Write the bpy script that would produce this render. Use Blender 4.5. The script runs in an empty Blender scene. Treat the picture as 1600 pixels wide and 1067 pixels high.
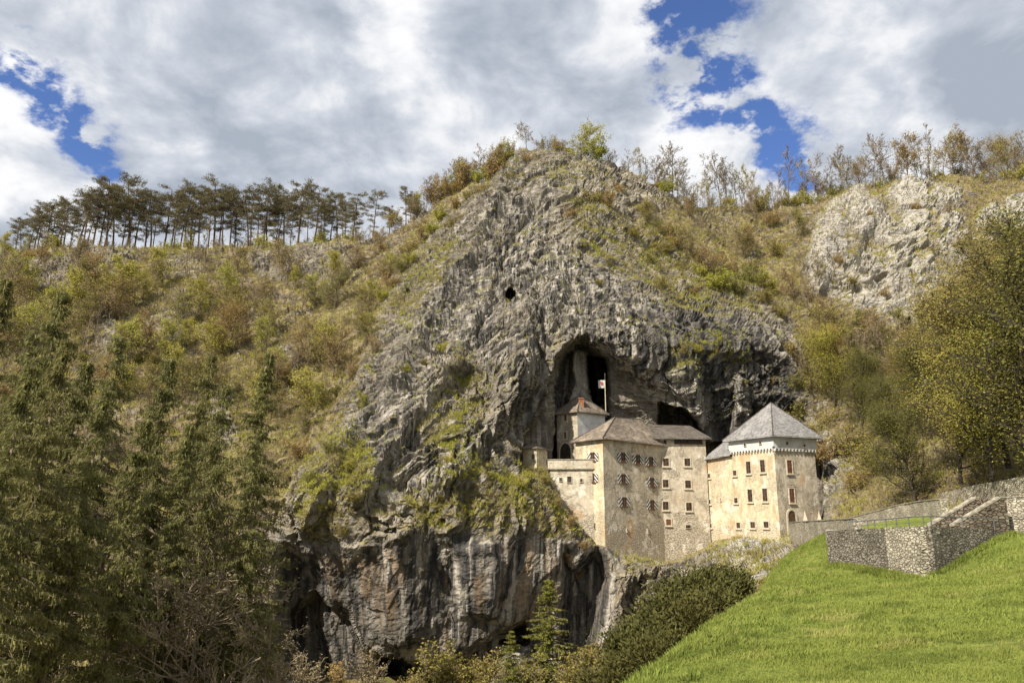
import bpy, math, random
import numpy as np
R = math.radians
S = bpy.context.scene
COL = S.collection

# ------------------------------------------------------------------ camera
FPX, PITCH = 1160.0, R(12.5)
cam = bpy.data.cameras.new('camera')
cam.sensor_width = 36.0
cam.lens = 36.0 * FPX / 1600.0
cam.clip_start = 0.1
cam.clip_end = 6000
camo = bpy.data.objects.new('camera', cam)
camo.location = (0, 0, 0)
camo.rotation_euler = (math.pi / 2 + PITCH, 0, 0)
COL.objects.link(camo)
S.camera = camo
S.view_settings.view_transform = 'Standard'
S.view_settings.look = 'None'
S.view_settings.exposure = 0.7
S.view_settings.gamma = 1.0

CP, SP = math.cos(PITCH), math.sin(PITCH)
def ray(px, py):
    cx, cy = (px - 800.0) / FPX, (533.5 - py) / FPX
    return np.array([cx, CP - cy * SP, SP + cy * CP])
def at(px, py, Y):
    d = ray(px, py)
    return d * (Y / d[1])
def px_of(p):
    c = p[1] * CP + p[2] * SP
    u = -p[1] * SP + p[2] * CP
    return 800 + FPX * p[0] / c, 533.5 - FPX * u / c

# ------------------------------------------------------------------ sun and sky
SUN_EL, SUN_AZ = R(42), R(223)          # azimuth clockwise from +Y
sd = np.array([math.sin(SUN_AZ) * math.cos(SUN_EL), math.cos(SUN_AZ) * math.cos(SUN_EL), math.sin(SUN_EL)])
sun = bpy.data.lights.new('sun', 'SUN')
sun.energy = 4.7
sun.angle = R(0.6)
sun.color = (1.0, 0.93, 0.81)
suno = bpy.data.objects.new('sun', sun)
from mathutils import Vector, Matrix
suno.rotation_euler = Vector(-sd).to_track_quat('-Z', 'Y').to_euler()
suno.location = (-60, -40, 80)
COL.objects.link(suno)

W = bpy.data.worlds.new('World')
S.world = W
W.use_nodes = True
wt = W.node_tree
wt.nodes.clear()
def wn(t, **k):
    n = wt.nodes.new(t)
    for a, b in k.items():
        setattr(n, a, b)
    return n
def wl(a, b):
    wt.links.new(a, b)
def wmath(op, a, b=None, c=None, clamp=False):
    n = wn('ShaderNodeMath', operation=op)
    n.use_clamp = clamp
    for i, v in enumerate((a, b, c)):
        if v is None:
            continue
        if isinstance(v, (int, float)):
            n.inputs[i].default_value = v
        else:
            wl(v, n.inputs[i])
    return n.outputs[0]
def wsmooth(x, lo, hi, a=0.0, b=1.0):
    n = wn('ShaderNodeMapRange', interpolation_type='SMOOTHSTEP')
    wl(x, n.inputs[0])
    n.inputs[1].default_value = lo; n.inputs[2].default_value = hi
    n.inputs[3].default_value = a; n.inputs[4].default_value = b
    return n.outputs[0]
tc = wn('ShaderNodeTexCoord')
nrm = wn('ShaderNodeVectorMath', operation='NORMALIZE'); wl(tc.outputs['Generated'], nrm.inputs[0])
sep = wn('ShaderNodeSeparateXYZ'); wl(nrm.outputs[0], sep.inputs[0])
den = wmath('ADD', wmath('MAXIMUM', sep.outputs[2], 0.0), 0.42)
inv = wmath('DIVIDE', 1.0, den)
pj = wn('ShaderNodeVectorMath', operation='SCALE'); wl(nrm.outputs[0], pj.inputs[0]); wl(inv, pj.inputs[3])
def wnoise(scale, detail, rough, dist, off):
    m = wn('ShaderNodeVectorMath', operation='ADD'); wl(pj.outputs[0], m.inputs[0]); m.inputs[1].default_value = off
    n = wn('ShaderNodeTexNoise')
    wl(m.outputs[0], n.inputs['Vector'])
    n.inputs['Scale'].default_value = scale; n.inputs['Detail'].default_value = detail
    n.inputs['Roughness'].default_value = rough; n.inputs['Distortion'].default_value = dist
    return n.outputs[0]
n_edge = wnoise(12.0, 8, 0.62, 0.1, (0.3, 1.7, 0.0))
n_body = wnoise(2.6, 6, 0.5, 0.15, (4.1, 0.2, 0.0))
n_puff = wnoise(6.5, 8, 0.56, 0.25, (7.7, 3.1, 0.0))
wv = wn('ShaderNodeTexNoise'); wl(pj.outputs[0], wv.inputs['Vector'])
wv.inputs['Scale'].default_value = 5.5; wv.inputs['Detail'].default_value = 7; wv.inputs['Roughness'].default_value = 0.62
wsub = wn('ShaderNodeVectorMath', operation='SUBTRACT'); wl(wv.outputs['Color'], wsub.inputs[0]); wsub.inputs[1].default_value = (0.5, 0.5, 0.5)
wsc = wn('ShaderNodeVectorMath', operation='SCALE'); wl(wsub.outputs[0], wsc.inputs[0]); wsc.inputs[3].default_value = 0.12
wdir = wn('ShaderNodeVectorMath', operation='ADD'); wl(nrm.outputs[0], wdir.inputs[0]); wl(wsc.outputs[0], wdir.inputs[1])
def spot(px, py, r):                     # 1 at the centre of a patch of the sky, 0 beyond its radius (radians)
    d = ray(px, py); d = d / np.linalg.norm(d)
    n = wn('ShaderNodeVectorMath', operation='DISTANCE')
    wl(wdir.outputs[0], n.inputs[0]); n.inputs[1].default_value = tuple(d)
    return wsmooth(n.outputs['Value'], 0.0, r * 1.25, 1.0, 0.0)
def smax(lst):
    v = lst[0]
    for w in lst[1:]:
        v = wmath('MAXIMUM', v, w)
    return v
holes = smax([spot(1088, 55, 0.105), spot(1100, 115, 0.100), spot(1070, 10, 0.085), spot(1085, 160, 0.075), spot(1215, 228, 0.062), spot(1165, 185, 0.05),
              spot(140, 208, 0.050), spot(75, 155, 0.042), spot(25, 112, 0.038), spot(1235, 268, 0.035)])
hole = wmath('MULTIPLY', holes, wmath('ADD', 1.0, wmath('MULTIPLY', wmath('SUBTRACT', n_edge, 0.47), 8.5)))
cover = wsmooth(hole, 0.15, 0.95, 1.0, 0.0)
dark = smax([spot(420, 110, 0.26), spot(330, 60, 0.17), spot(800, 60, 0.17), spot(520, 200, 0.20), spot(250, 235, 0.12), spot(1450, 60, 0.22), spot(620, 270, 0.2), spot(920, 150, 0.10)])
lite = smax([spot(720, 130, 0.15), spot(640, 90, 0.10), spot(60, 210, 0.15), spot(170, 110, 0.13), spot(960, 60, 0.09), spot(1060, 225, 0.11), spot(1240, 70, 0.10), spot(1330, 180, 0.14)])
tone = wmath('ADD', wmath('MULTIPLY', n_body, 0.9), wmath('MULTIPLY', n_puff, 2.1))
tone = wmath('ADD', tone, -0.78)
tone = wmath('ADD', tone, wmath('MULTIPLY', lite, 0.34))
tone = wmath('SUBTRACT', tone, wmath('MULTIPLY', dark, 0.34))
ramp = wn('ShaderNodeValToRGB'); wl(tone, ramp.inputs[0])
e = ramp.color_ramp.elements
e[0].position = 0.36; e[0].color = (0.255, 0.285, 0.335, 1)
e[1].position = 1.0; e[1].color = (0.61, 0.612, 0.62, 1)
for pos, c in ((0.55, (0.325, 0.355, 0.405, 1)), (0.72, (0.415, 0.438, 0.48, 1)), (0.86, (0.53, 0.54, 0.56, 1))):
    q = e.new(pos); q.color = c
cl10 = wn('ShaderNodeVectorMath', operation='SCALE'); wl(ramp.outputs[0], cl10.inputs[0]); cl10.inputs[3].default_value = 10.0
sky = wn('ShaderNodeTexSky', sky_type='NISHITA')
sky.sun_disc = False
sky.sun_elevation = SUN_EL
sky.sun_rotation = SUN_AZ
sky.air_density = 1.0; sky.dust_density = 0.3; sky.ozone_density = 3.0
tint = wn('ShaderNodeVectorMath', operation='MULTIPLY'); wl(sky.outputs[0], tint.inputs[0]); tint.inputs[1].default_value = (0.62, 0.70, 0.95)
mx = wn('ShaderNodeMix', data_type='RGBA')
wl(cover, mx.inputs[0]); wl(tint.outputs[0], mx.inputs[6]); wl(cl10.outputs[0], mx.inputs[7])
bg = wn('ShaderNodeBackground'); wl(mx.outputs[2], bg.inputs[0]); bg.inputs[1].default_value = 0.1
wo = wn('ShaderNodeOutputWorld'); wl(bg.outputs[0], wo.inputs[0])

# ------------------------------------------------------------------ helpers
RNG = np.random.default_rng(11)
PERM = np.random.default_rng(5).permutation(256)
PERM = np.concatenate([PERM, PERM, PERM]).astype(np.int64)
GR = np.random.default_rng(6).normal(size=(256, 3)); GR /= np.linalg.norm(GR, axis=1)[:, None]
RV = np.random.default_rng(7).random((256, 6))
def perlin(P):
    P = np.asarray(P, float)
    I = np.floor(P).astype(np.int64); f = P - I; I &= 255
    u = f * f * f * (f * (f * 6 - 15) + 10)
    out = 0
    for dx in (0, 1):
        for dy in (0, 1):
            for dz in (0, 1):
                h = PERM[PERM[PERM[I[:, 0] + dx] + I[:, 1] + dy] + I[:, 2] + dz]
                g = GR[h]
                v = g[:, 0] * (f[:, 0] - dx) + g[:, 1] * (f[:, 1] - dy) + g[:, 2] * (f[:, 2] - dz)
                w = (u[:, 0] if dx else 1 - u[:, 0]) * (u[:, 1] if dy else 1 - u[:, 1]) * (u[:, 2] if dz else 1 - u[:, 2])
                out = out + v * w
    return out * 1.6
def fbm(P, octs=4, gain=0.5, ridged=False):
    a, s, tot = 1.0, 0, 0
    P = np.asarray(P, float)
    for o in range(octs):
        n = perlin(P * (2.03 ** o) + 17.3 * o)
        if ridged:
            n = 1 - 2 * np.abs(n)
        s = s + a * n; tot += a; a *= gain
    return s / tot
def facets(P):
    """blocky rock relief: a tilted plane per cell; returns relief and the closeness to a crack"""
    I = np.floor(P).astype(np.int64); f = P - I
    b1 = np.full(len(P), 9.0); b2 = np.full(len(P), 9.0); rel = np.zeros(len(P))
    for dx in (-1, 0, 1):
        for dy in (-1, 0, 1):
            for dz in (-1, 0, 1):
                h = PERM[PERM[PERM[(I[:, 0] + dx) & 255] + ((I[:, 1] + dy) & 255)] + ((I[:, 2] + dz) & 255)]
                r = RV[h]
                dv = f - np.array([dx, dy, dz]) - r[:, :3]
                d = np.sqrt((dv ** 2).sum(1))
                val = (dv * (r[:, 3:6] - 0.5) * 2.2).sum(1) + (r[:, 4] - 0.5) * 0.8
                nb = d < b1
                b2 = np.where(nb, b1, np.minimum(b2, d))
                rel = np.where(nb, val, rel)
                b1 = np.where(nb, d, b1)
    return rel, b2 - b1
def smooth(x, a, b):
    t = np.clip((x - a) / (b - a), 0, 1)
    return t * t * (3 - 2 * t)
def sdist(poly, X, Y):
    """signed distance (negative inside) of the points X, Y to a polygon"""
    poly = np.asarray(poly, float)
    d = np.full(X.shape, 1e18); ins = np.zeros(X.shape, bool)
    for i in range(len(poly)):
        a = poly[i]; b = poly[(i + 1) % len(poly)]
        e = b - a
        t = np.clip(((X - a[0]) * e[0] + (Y - a[1]) * e[1]) / (e @ e + 1e-12), 0, 1)
        d = np.minimum(d, (X - a[0] - t * e[0]) ** 2 + (Y - a[1] - t * e[1]) ** 2)
        c = (a[1] > Y) != (b[1] > Y)
        with np.errstate(divide='ignore', invalid='ignore'):
            xi = a[0] + (Y - a[1]) / (e[1] if e[1] != 0 else 1e-9) * e[0]
        ins ^= c & (X < xi)
    return np.where(ins, -1, 1) * np.sqrt(d)
def tps(ctrl, X, Y, lam=0.0):
    c = np.asarray(ctrl, float)
    p = c[:, :2]; n = len(c)
    def U(r2):
        return 0.5 * r2 * np.log(r2 + 1e-9)
    K = U(((p[:, None] - p[None]) ** 2).sum(2)) + lam * np.eye(n)
    Pm = np.concatenate([np.ones((n, 1)), p], 1)
    A = np.zeros((n + 3, n + 3)); A[:n, :n] = K; A[:n, n:] = Pm; A[n:, :n] = Pm.T
    w = np.linalg.solve(A, np.concatenate([c[:, 2], np.zeros(3)]))
    out = w[n] + w[n + 1] * X + w[n + 2] * Y
    for i in range(n):
        out = out + w[i] * U((X - p[i, 0]) ** 2 + (Y - p[i, 1]) ** 2)
    return out

def link(name, me, parent=None):
    o = bpy.data.objects.new(name, me)
    COL.objects.link(o)
    if parent is not None:
        o.parent = parent
    return o
def empty(name, loc=(0, 0, 0), rz=0.0):
    o = bpy.data.objects.new(name, None)
    o.empty_display_size = 0.3
    COL.objects.link(o)
    o.location = tuple(float(v) for v in loc); o.rotation_euler = (0, 0, rz)
    return o
def tag(o, label=None, cat=None, group=None, kind=None):
    if label: o['label'] = label
    if cat: o['category'] = cat
    if group: o['group'] = group
    if kind: o['kind'] = kind
    return o
def mesh_np(name, V, F, mats=(), fmat=None, smooth_=False):
    """F: (M,3) or (M,4) array, or a list of such arrays"""
    Fs = F if isinstance(F, list) else [F]
    Fs = [np.asarray(f, np.int32) for f in Fs if len(f)]
    me = bpy.data.meshes.new(name)
    V = np.asarray(V, np.float32)
    me.vertices.add(len(V)); me.vertices.foreach_set('co', V.ravel())
    loops = np.concatenate([f.ravel() for f in Fs])
    tot = np.concatenate([np.full(len(f), f.shape[1], np.int32) for f in Fs])
    st = np.concatenate([[0], np.cumsum(tot)[:-1]]).astype(np.int32)
    me.loops.add(len(loops)); me.loops.foreach_set('vertex_index', loops)
    me.polygons.add(len(tot)); me.polygons.foreach_set('loop_start', st); me.polygons.foreach_set('loop_total', tot)
    if fmat is not None:
        me.polygons.foreach_set('material_index', np.asarray(fmat, np.int32))
    me.polygons.foreach_set('use_smooth', np.full(len(tot), smooth_, bool))
    for m in mats:
        me.materials.append(m)
    me.update(calc_edges=True)
    return me
class MB:
    """collects simple shapes for ONE mesh"""
    def __init__(self):
        self.v = []; self.f = []; self.m = []
    def add(self, vs, fs, mi=0):
        b = len(self.v)
        self.v += [tuple(float(c) for c in p) for p in vs]
        self.f += [tuple(i + b for i in f) for f in fs]
        self.m += [mi] * len(fs)
    def hexa(self, p, mi=0):        # 8 corners: bottom ring then top ring
        self.add(p, [(3, 2, 1, 0), (4, 5, 6, 7), (0, 1, 5, 4), (1, 2, 6, 5), (2, 3, 7, 6), (3, 0, 4, 7)], mi)
    def box(self, o, a, b, c, mi=0):  # origin corner and three edge vectors
        o, a, b, c = map(np.asarray, (o, a, b, c))
        self.hexa([o, o + a, o + a + b, o + b, o + c, o + a + c, o + a + b + c, o + b + c], mi)
    def prism(self, poly, z0, z1, mi=0):
        n = len(poly)
        self.add([(p[0], p[1], z0) for p in poly] + [(p[0], p[1], z1) for p in poly],
                 [tuple(range(n))[::-1], tuple(range(n, 2 * n))] + [(i, (i + 1) % n, n + (i + 1) % n, n + i) for i in range(n)], mi)
    def tube(self, p0, p1, r0, r1=None, n=6, mi=0):
        r1 = r0 if r1 is None else r1
        p0, p1 = np.asarray(p0, float), np.asarray(p1, float)
        d = p1 - p0; d /= np.linalg.norm(d) + 1e-9
        a = np.cross(d, (0, 0, 1) if abs(d[2]) < 0.9 else (1, 0, 0)); a /= np.linalg.norm(a); b = np.cross(d, a)
        vs = [p0 + r0 * (a * math.cos(2 * math.pi * i / n) + b * math.sin(2 * math.pi * i / n)) for i in range(n)]
        vs += [p1 + r1 * (a * math.cos(2 * math.pi * i / n) + b * math.sin(2 * math.pi * i / n)) for i in range(n)]
        self.add(vs, [tuple(range(n))[::-1], tuple(range(n, 2 * n))] + [(i, (i + 1) % n, n + (i + 1) % n, n + i) for i in range(n)], mi)
    def build(self, name, mats, parent=None, smooth_=False):
        me = bpy.data.meshes.new(name)
        me.from_pydata(self.v, [], self.f)
        for m in (mats if isinstance(mats, (list, tuple)) else [mats]):
            me.materials.append(m)
        me.polygons.foreach_set('material_index', self.m)
        if smooth_:
            me.polygons.foreach_set('use_smooth', [True] * len(self.f))
        me.update()
        return link(name, me, parent)
ONES = 'zeroth first second third fourth fifth sixth seventh eighth ninth tenth eleventh twelfth thirteenth fourteenth fifteenth sixteenth seventeenth eighteenth nineteenth'.split()
TENS = {2: 'twent', 3: 'thirt', 4: 'fort', 5: 'fift', 6: 'sixt', 7: 'sevent', 8: 'eight', 9: 'ninet'}
def ordinal(n):
    if n < 20: return ONES[n]
    t, o = divmod(n, 10)
    return TENS[t] + ('ieth' if o == 0 else 'y-' + ONES[o])

# ------------------------------------------------------------------ material helper
class M:
    def __init__(self, name):
        self.mat = bpy.data.materials.new(name); self.mat.use_nodes = True
        self.t = self.mat.node_tree
        self.b = self.t.nodes['Principled BSDF']
        self.b.inputs['Roughness'].default_value = 0.9
        self.b.inputs['Specular IOR Level'].default_value = 0.2
        self._co = None
    def n(self, t, **k):
        n = self.t.nodes.new(t)
        for a, b in k.items(): setattr(n, a, b)
        return n
    def set(self, inp, v):
        if hasattr(v, 'links') or isinstance(v, bpy.types.NodeSocket): self.t.links.new(v, inp)
        else:
            if isinstance(v, (tuple, list)) and len(v) == 3 and inp.type == 'RGBA': v = (*v, 1)
            inp.default_value = v
    def co(self, scale=(1, 1, 1), rot=(0, 0, 0), kind='Object'):
        if self._co is None: self._co = self.n('ShaderNodeTexCoord')
        m = self.n('ShaderNodeMapping'); self.t.links.new(self._co.outputs[kind], m.inputs[0])
        m.inputs['Scale'].default_value = scale; m.inputs['Rotation'].default_value = rot
        return m.outputs[0]
    def noise(self, scale, detail=4, rough=0.55, vec=None, dist=0.0):
        n = self.n('ShaderNodeTexNoise'); self.set(n.inputs['Vector'], vec if vec is not None else self.co())
        n.inputs['Scale'].default_value = scale; n.inputs['Detail'].default_value = detail
        n.inputs['Roughness'].default_value = rough; n.inputs['Distortion'].default_value = dist
        return n.outputs[0]
    def vor(self, scale, vec=None, feature='F1', out='Distance'):
        n = self.n('ShaderNodeTexVoronoi', feature=feature); self.set(n.inputs['Vector'], vec if vec is not None else self.co())
        n.inputs['Scale'].default_value = scale
        return n.outputs[out]
    def ss(self, x, lo, hi, a=0.0, b=1.0):
        n = self.n('ShaderNodeMapRange', interpolation_type='SMOOTHSTEP'); self.set(n.inputs[0], x)
        for i, v in enumerate((lo, hi, a, b)): n.inputs[i + 1].default_value = v
        return n.outputs[0]
    def math(self, op, a, b=0.0, clamp=False):
        n = self.n('ShaderNodeMath', operation=op); n.use_clamp = clamp
        self.set(n.inputs[0], a); self.set(n.inputs[1], b)
        return n.outputs[0]
    def mix(self, f, a, b, mode='MIX'):
        n = self.n('ShaderNodeMix', data_type='RGBA', blend_type=mode)
        self.set(n.inputs[0], f); self.set(n.inputs[6], a); self.set(n.inputs[7], b)
        return n.outputs[2]
    def attr(self, name):
        n = self.n('ShaderNodeAttribute', attribute_name=name)
        return n.outputs['Fac']
    def rand(self):
        return self.n('ShaderNodeObjectInfo').outputs['Random']
    def bump(self, h, strength=0.5, dist=0.1, normal=None):
        n = self.n('ShaderNodeBump'); self.set(n.inputs['Height'], h)
        n.inputs['Strength'].default_value = strength; n.inputs['Distance'].default_value = dist
        if normal is not None: self.set(n.inputs['Normal'], normal)
        self.set(self.b.inputs['Normal'], n.outputs[0])
        return n.outputs[0]
    def col(self, c): self.set(self.b.inputs['Base Color'], c); return self
def plain(name, c, rough=0.8, var=0.25, scale=3.0):
    m = M(name)
    n = m.noise(scale, 5)
    m.col(m.mix(m.ss(n, 0.3, 0.7), tuple(x * (1 - var) for x in c), tuple(x * (1 + var) for x in c)))
    m.b.inputs['Roughness'].default_value = rough
    return m.mat

# ---- rock and slope
def make_rock():
    m = M('cliff_limestone')
    st = m.co((1.0, 1.0, 1.0), (0, R(38), 0))
    strata = m.noise(1.0, 9, 0.66, m.co((0.22, 0.5, 0.9), (0, R(42), 0)), 0.6)
    big = m.noise(0.07, 5, 0.6)
    mid = m.noise(0.55, 8, 0.68)
    fine = m.noise(3.2, 6, 0.7)
    c = m.mix(m.ss(mid, 0.36, 0.64), (0.115, 0.098, 0.075), (0.33, 0.285, 0.22))
    c = m.mix(m.ss(strata, 0.45, 0.66, 0.0, 0.75), c, (0.50, 0.44, 0.345))
    c = m.mix(m.ss(big, 0.40, 0.62, 0.0, 0.55), c, (0.215, 0.19, 0.155))
    c = m.mix(m.ss(fine, 0.34, 0.50, 0.75, 0.0), c, (0.06, 0.055, 0.046))
    pale = m.attr('pale')
    c = m.mix(m.math('MULTIPLY', pale, m.ss(mid, 0.30, 0.55, 0.2, 1.0)), c, (0.50, 0.465, 0.405))
    # water stains: long vertical streaks
    sv = m.co((1.0, 1.0, 0.055))
    s1 = m.noise(0.62, 6, 0.6, sv, 0.3)
    s2 = m.noise(0.95, 6, 0.6, m.co((1.0, 1.0, 0.028)), 0.15)
    s3 = m.noise(0.45, 4, 0.5, m.co((1.0, 1.0, 0.09)), 0.2)
    stain = m.attr('stain')
    wc = m.mix(m.ss(s1, 0.42, 0.55), (0.105, 0.098, 0.090), (0.30, 0.27, 0.225))
    wc = m.mix(m.ss(s2, 0.53, 0.59, 0.0, 0.95), wc, (0.50, 0.45, 0.38))
    wc = m.mix(m.ss(s2, 0.45, 0.39, 0.0, 0.95), wc, (0.045, 0.044, 0.045))
    warm = m.math('MULTIPLY', m.attr('warm'), m.ss(s3, 0.50, 0.58))
    wc = m.mix(m.math('MULTIPLY', warm, m.ss(s1, 0.44, 0.6, 0.15, 0.65)), wc, (0.36, 0.235, 0.12))
    wc = m.mix(m.attr('dark_coat'), wc, m.mix(0.6, wc, (0.028, 0.027, 0.028)))
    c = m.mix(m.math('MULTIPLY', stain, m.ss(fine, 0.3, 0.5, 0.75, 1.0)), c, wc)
    # grass and leaf litter settle on the less steep ground
    geo = m.n('ShaderNodeNewGeometry')
    sp = m.n('ShaderNodeSeparateXYZ'); m.t.links.new(geo.outputs['Normal'], sp.inputs[0])
    veg = m.attr('veg')
    gz = m.math('ADD', m.math('ADD', sp.outputs[2], m.math('MULTIPLY', m.math('SUBTRACT', m.noise(0.5, 6, 0.7), 0.5), 1.3)), m.math('MULTIPLY', veg, 0.70))
    gm = m.ss(gz, 0.74, 0.92)
    gcol = m.mix(m.ss(m.noise(0.35, 4, 0.6), 0.38, 0.62), (0.26, 0.20, 0.10), (0.235, 0.21, 0.06))
    gcol = m.mix(m.ss(m.noise(4.5, 4, 0.7), 0.4, 0.62), gcol, (0.34, 0.29, 0.145))
    litter = m.attr('litter')
    lc = m.mix(m.ss(m.noise(1.7, 6, 0.7), 0.35, 0.65), (0.14, 0.105, 0.065), (0.32, 0.245, 0.155))
    gcol = m.mix(litter, gcol, lc)
    c = m.mix(m.math('MULTIPLY', gm, m.math('SUBTRACT', 1.0, m.math('MULTIPLY', stain, 0.9))), c, gcol)
    m.col(c)
    h = m.math('ADD', m.math('MULTIPLY', m.noise(0.9, 9, 0.72, st, 0.4), 1.0), m.math('MULTIPLY', m.vor(1.1, m.co((0.6, 1, 1.3), (0, R(40), 0)), 'DISTANCE_TO_EDGE'), 0.5))
    h = m.math('ADD', h, m.math('MULTIPLY', strata, 1.0))
    m.bump(h, 0.9, 0.75)
    m.b.inputs['Roughness'].default_value = 0.95
    m.b.inputs['Specular IOR Level'].default_value = 0.12
    return m.mat
ROCK = make_rock()

# ---- plaster of the castle walls
def make_plaster(name, c1, c2, dirt, stone=0.5):
    m = M(name)
    a = m.noise(0.35, 6, 0.65)
    b = m.noise(2.2, 7, 0.7)
    c = m.mix(m.ss(a, 0.36, 0.64), c1, c2)
    c = m.mix(m.ss(b, 0.42, 0.62, 0.0, 0.6), c, tuple(x * 0.72 for x in c1))
    drip = m.noise(0.9, 6, 0.65, m.co((1, 1, 0.30)), 0.4)
    c = m.mix(m.ss(drip, 0.47, 0.64, 0.0, 0.55), c, dirt)
    sz = m.n('ShaderNodeSeparateXYZ'); m.t.links.new(m.co(), sz.inputs[0])
    low = m.ss(sz.outputs[2], -0.5, -5.5, 0.0, 0.16)
    patch = m.ss(m.math('ADD', m.noise(0.30, 7, 0.72, m.co((1, 1, 1.2)), 0.5), low), 0.51, 0.58, 0.0, stone)
    st = m.vor(2.2, m.co((1, 1, 2.0)), 'DISTANCE_TO_EDGE')
    stc = m.mix(m.ss(st, 0.02, 0.12), (0.22, 0.175, 0.12), tuple(x * 0.74 for x in c2))
    c = m.mix(patch, c, stc)
    rust = m.ss(m.noise(0.16, 3, 0.6, m.co((1.3, 1.3, 1))), 0.57, 0.66, 0.0, 0.5)
    c = m.mix(rust, c, (0.52, 0.31, 0.15))
    white = m.ss(m.noise(0.5, 5, 0.65, m.co((1.1, 1.1, 0.8))), 0.56, 0.63, 0.0, 0.7)
    c = m.mix(white, c, (0.70, 0.65, 0.55))
    pit = m.ss(m.noise(5.5, 3, 0.7), 0.30, 0.37, 0.6, 0.0)
    c = m.mix(pit, c, tuple(x * 0.35 for x in c1))
    m.col(c)
    h = m.math('ADD', m.math('MULTIPLY', b, 0.8), m.math('MULTIPLY', m.math('MULTIPLY', m.ss(st, 0.0, 0.15), patch), 1.0))
    m.bump(h, 0.7, 0.10)
    return m.mat
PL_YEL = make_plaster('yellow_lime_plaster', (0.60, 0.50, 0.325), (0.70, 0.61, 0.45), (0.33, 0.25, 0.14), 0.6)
PL_GREY_SHADE = make_plaster('shaded_grey_lime_plaster', (0.46, 0.395, 0.295), (0.60, 0.53, 0.415), (0.24, 0.19, 0.13), 0.9)  # greyer copy for walls out of the sun; some shade mixed into its colour
PL_ROUGH = make_plaster('rough_tower_plaster', (0.40, 0.34, 0.25), (0.50, 0.43, 0.32), (0.2, 0.16, 0.11), 0.8)
PL_WHITE = plain('whitewash', (0.56, 0.55, 0.52), 0.9, 0.16, 0.9)
def make_shingle(name, c, light):
    m = M(name)
    v = m.vor(3.2, m.co((1.0, 1.0, 1.0)), 'F1', 'Color')
    sp = m.n('ShaderNodeSeparateColor'); m.t.links.new(v, sp.inputs[0])
    a = m.noise(0.5, 5, 0.65)
    cc = m.mix(sp.outputs[0], tuple(x * 0.66 for x in c), tuple(x * 1.25 for x in c))
    cc = m.mix(m.ss(a, 0.48, 0.66, 0.0, light), cc, tuple(min(0.6, x * 2.1) for x in c))
    cc = m.mix(m.ss(m.noise(1.4, 6, 0.7), 0.55, 0.7, 0.0, 0.5), cc, (0.045, 0.038, 0.03))
    m.col(cc)
    row = m.n('ShaderNodeTexWave', bands_direction='Z'); m.set(row.inputs['Vector'], m.co())
    row.inputs['Scale'].default_value = 1.3; row.inputs['Distortion'].default_value = 1.5; row.inputs['Detail'].default_value = 3
    m.bump(m.math('ADD', row.outputs[1], m.vor(3.2)), 0.6, 0.10)
    return m.mat
SH_GREY = make_shingle('grey_shingles', (0.235, 0.225, 0.215), 0.25)
SH_BRN = make_shingle('weathered_wood_shingles', (0.19, 0.155, 0.12), 0.65)
SH_DARK = make_shingle('dark_shingles', (0.11, 0.095, 0.08), 0.3)
WOOD = plain('dark_timber', (0.09, 0.055, 0.03), 0.8, 0.35, 4)
FRAME_STONE = plain('pale_stone_trim', (0.50, 0.44, 0.33), 0.9, 0.18, 4)
FRAME_WOOD = plain('brown_window_wood', (0.13, 0.065, 0.035), 0.7, 0.3, 5)
BRICK = plain('chimney_brick', (0.25, 0.115, 0.065), 0.9, 0.4, 6)
METAL = plain('grey_railing_metal', (0.12, 0.12, 0.12), 0.5, 0.15, 4)
def make_glass():
    m = M('dark_glass_and_openings')
    m.col(m.mix(m.ss(m.noise(2.5, 3), 0.4, 0.6), (0.020, 0.016, 0.013), (0.065, 0.05, 0.04)))
    m.b.inputs['Roughness'].default_value = 0.35
    m.b.inputs['Specular IOR Level'].default_value = 0.4
    return m.mat
GLASS = make_glass()
DARKWOOD = plain('red_brown_shutter_wood', (0.15, 0.065, 0.04), 0.8, 0.3, 5)
def make_stripes():
    m = M('black_and_white_shutter_paint')
    uv = m.n('ShaderNodeUVMap', uv_map='stripe')
    sp = m.n('ShaderNodeSeparateXYZ'); m.t.links.new(uv.outputs[0], sp.inputs[0])
    fr = m.math('FRACT', sp.outputs[0])
    m.col(m.mix(m.ss(fr, 0.46, 0.54), (0.56, 0.54, 0.48), (0.05, 0.048, 0.05)))
    return m.mat
STRIPE = make_stripes()
def make_stonewall(name, c1, c2, mort, sc=2.3):
    m = M(name)
    v = m.co((1, 1, 2.1))
    e = m.vor(sc, v, 'DISTANCE_TO_EDGE')
    cl = m.vor(sc, v, 'F1', 'Color')
    sp = m.n('ShaderNodeSeparateColor'); m.t.links.new(cl, sp.inputs[0])
    c = m.mix(sp.outputs[0], c1, c2)
    c = m.mix(m.ss(sp.outputs[1], 0.7, 1.0, 0.0, 0.7), c, tuple(x * 0.5 for x in c1))
    c = m.mix(m.ss(m.noise(6, 5, 0.7), 0.45, 0.7, 0.0, 0.5), c, tuple(x * 0.55 for x in c1))
    c = m.mix(m.ss(m.noise(0.5, 5, 0.65), 0.44, 0.62, 0.0, 0.55), c, tuple(x * 0.5 for x in c1))
    c = m.mix(m.ss(e, 0.015, 0.09), mort, c)
    moss = m.ss(m.noise(0.8, 6, 0.75), 0.64, 0.72, 0.0, 0.8)
    c = m.mix(moss, c, (0.13, 0.14, 0.04))
    m.col(c)
    m.bump(m.math('ADD', m.ss(e, 0.0, 0.16), m.math('MULTIPLY', m.noise(5, 4), 0.35)), 1.0, 0.12)
    return m.mat
STONE_PALE = make_stonewall('pale_rubble_masonry', (0.44, 0.385, 0.285), (0.62, 0.56, 0.44), (0.27, 0.235, 0.165), 3.4)
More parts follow.
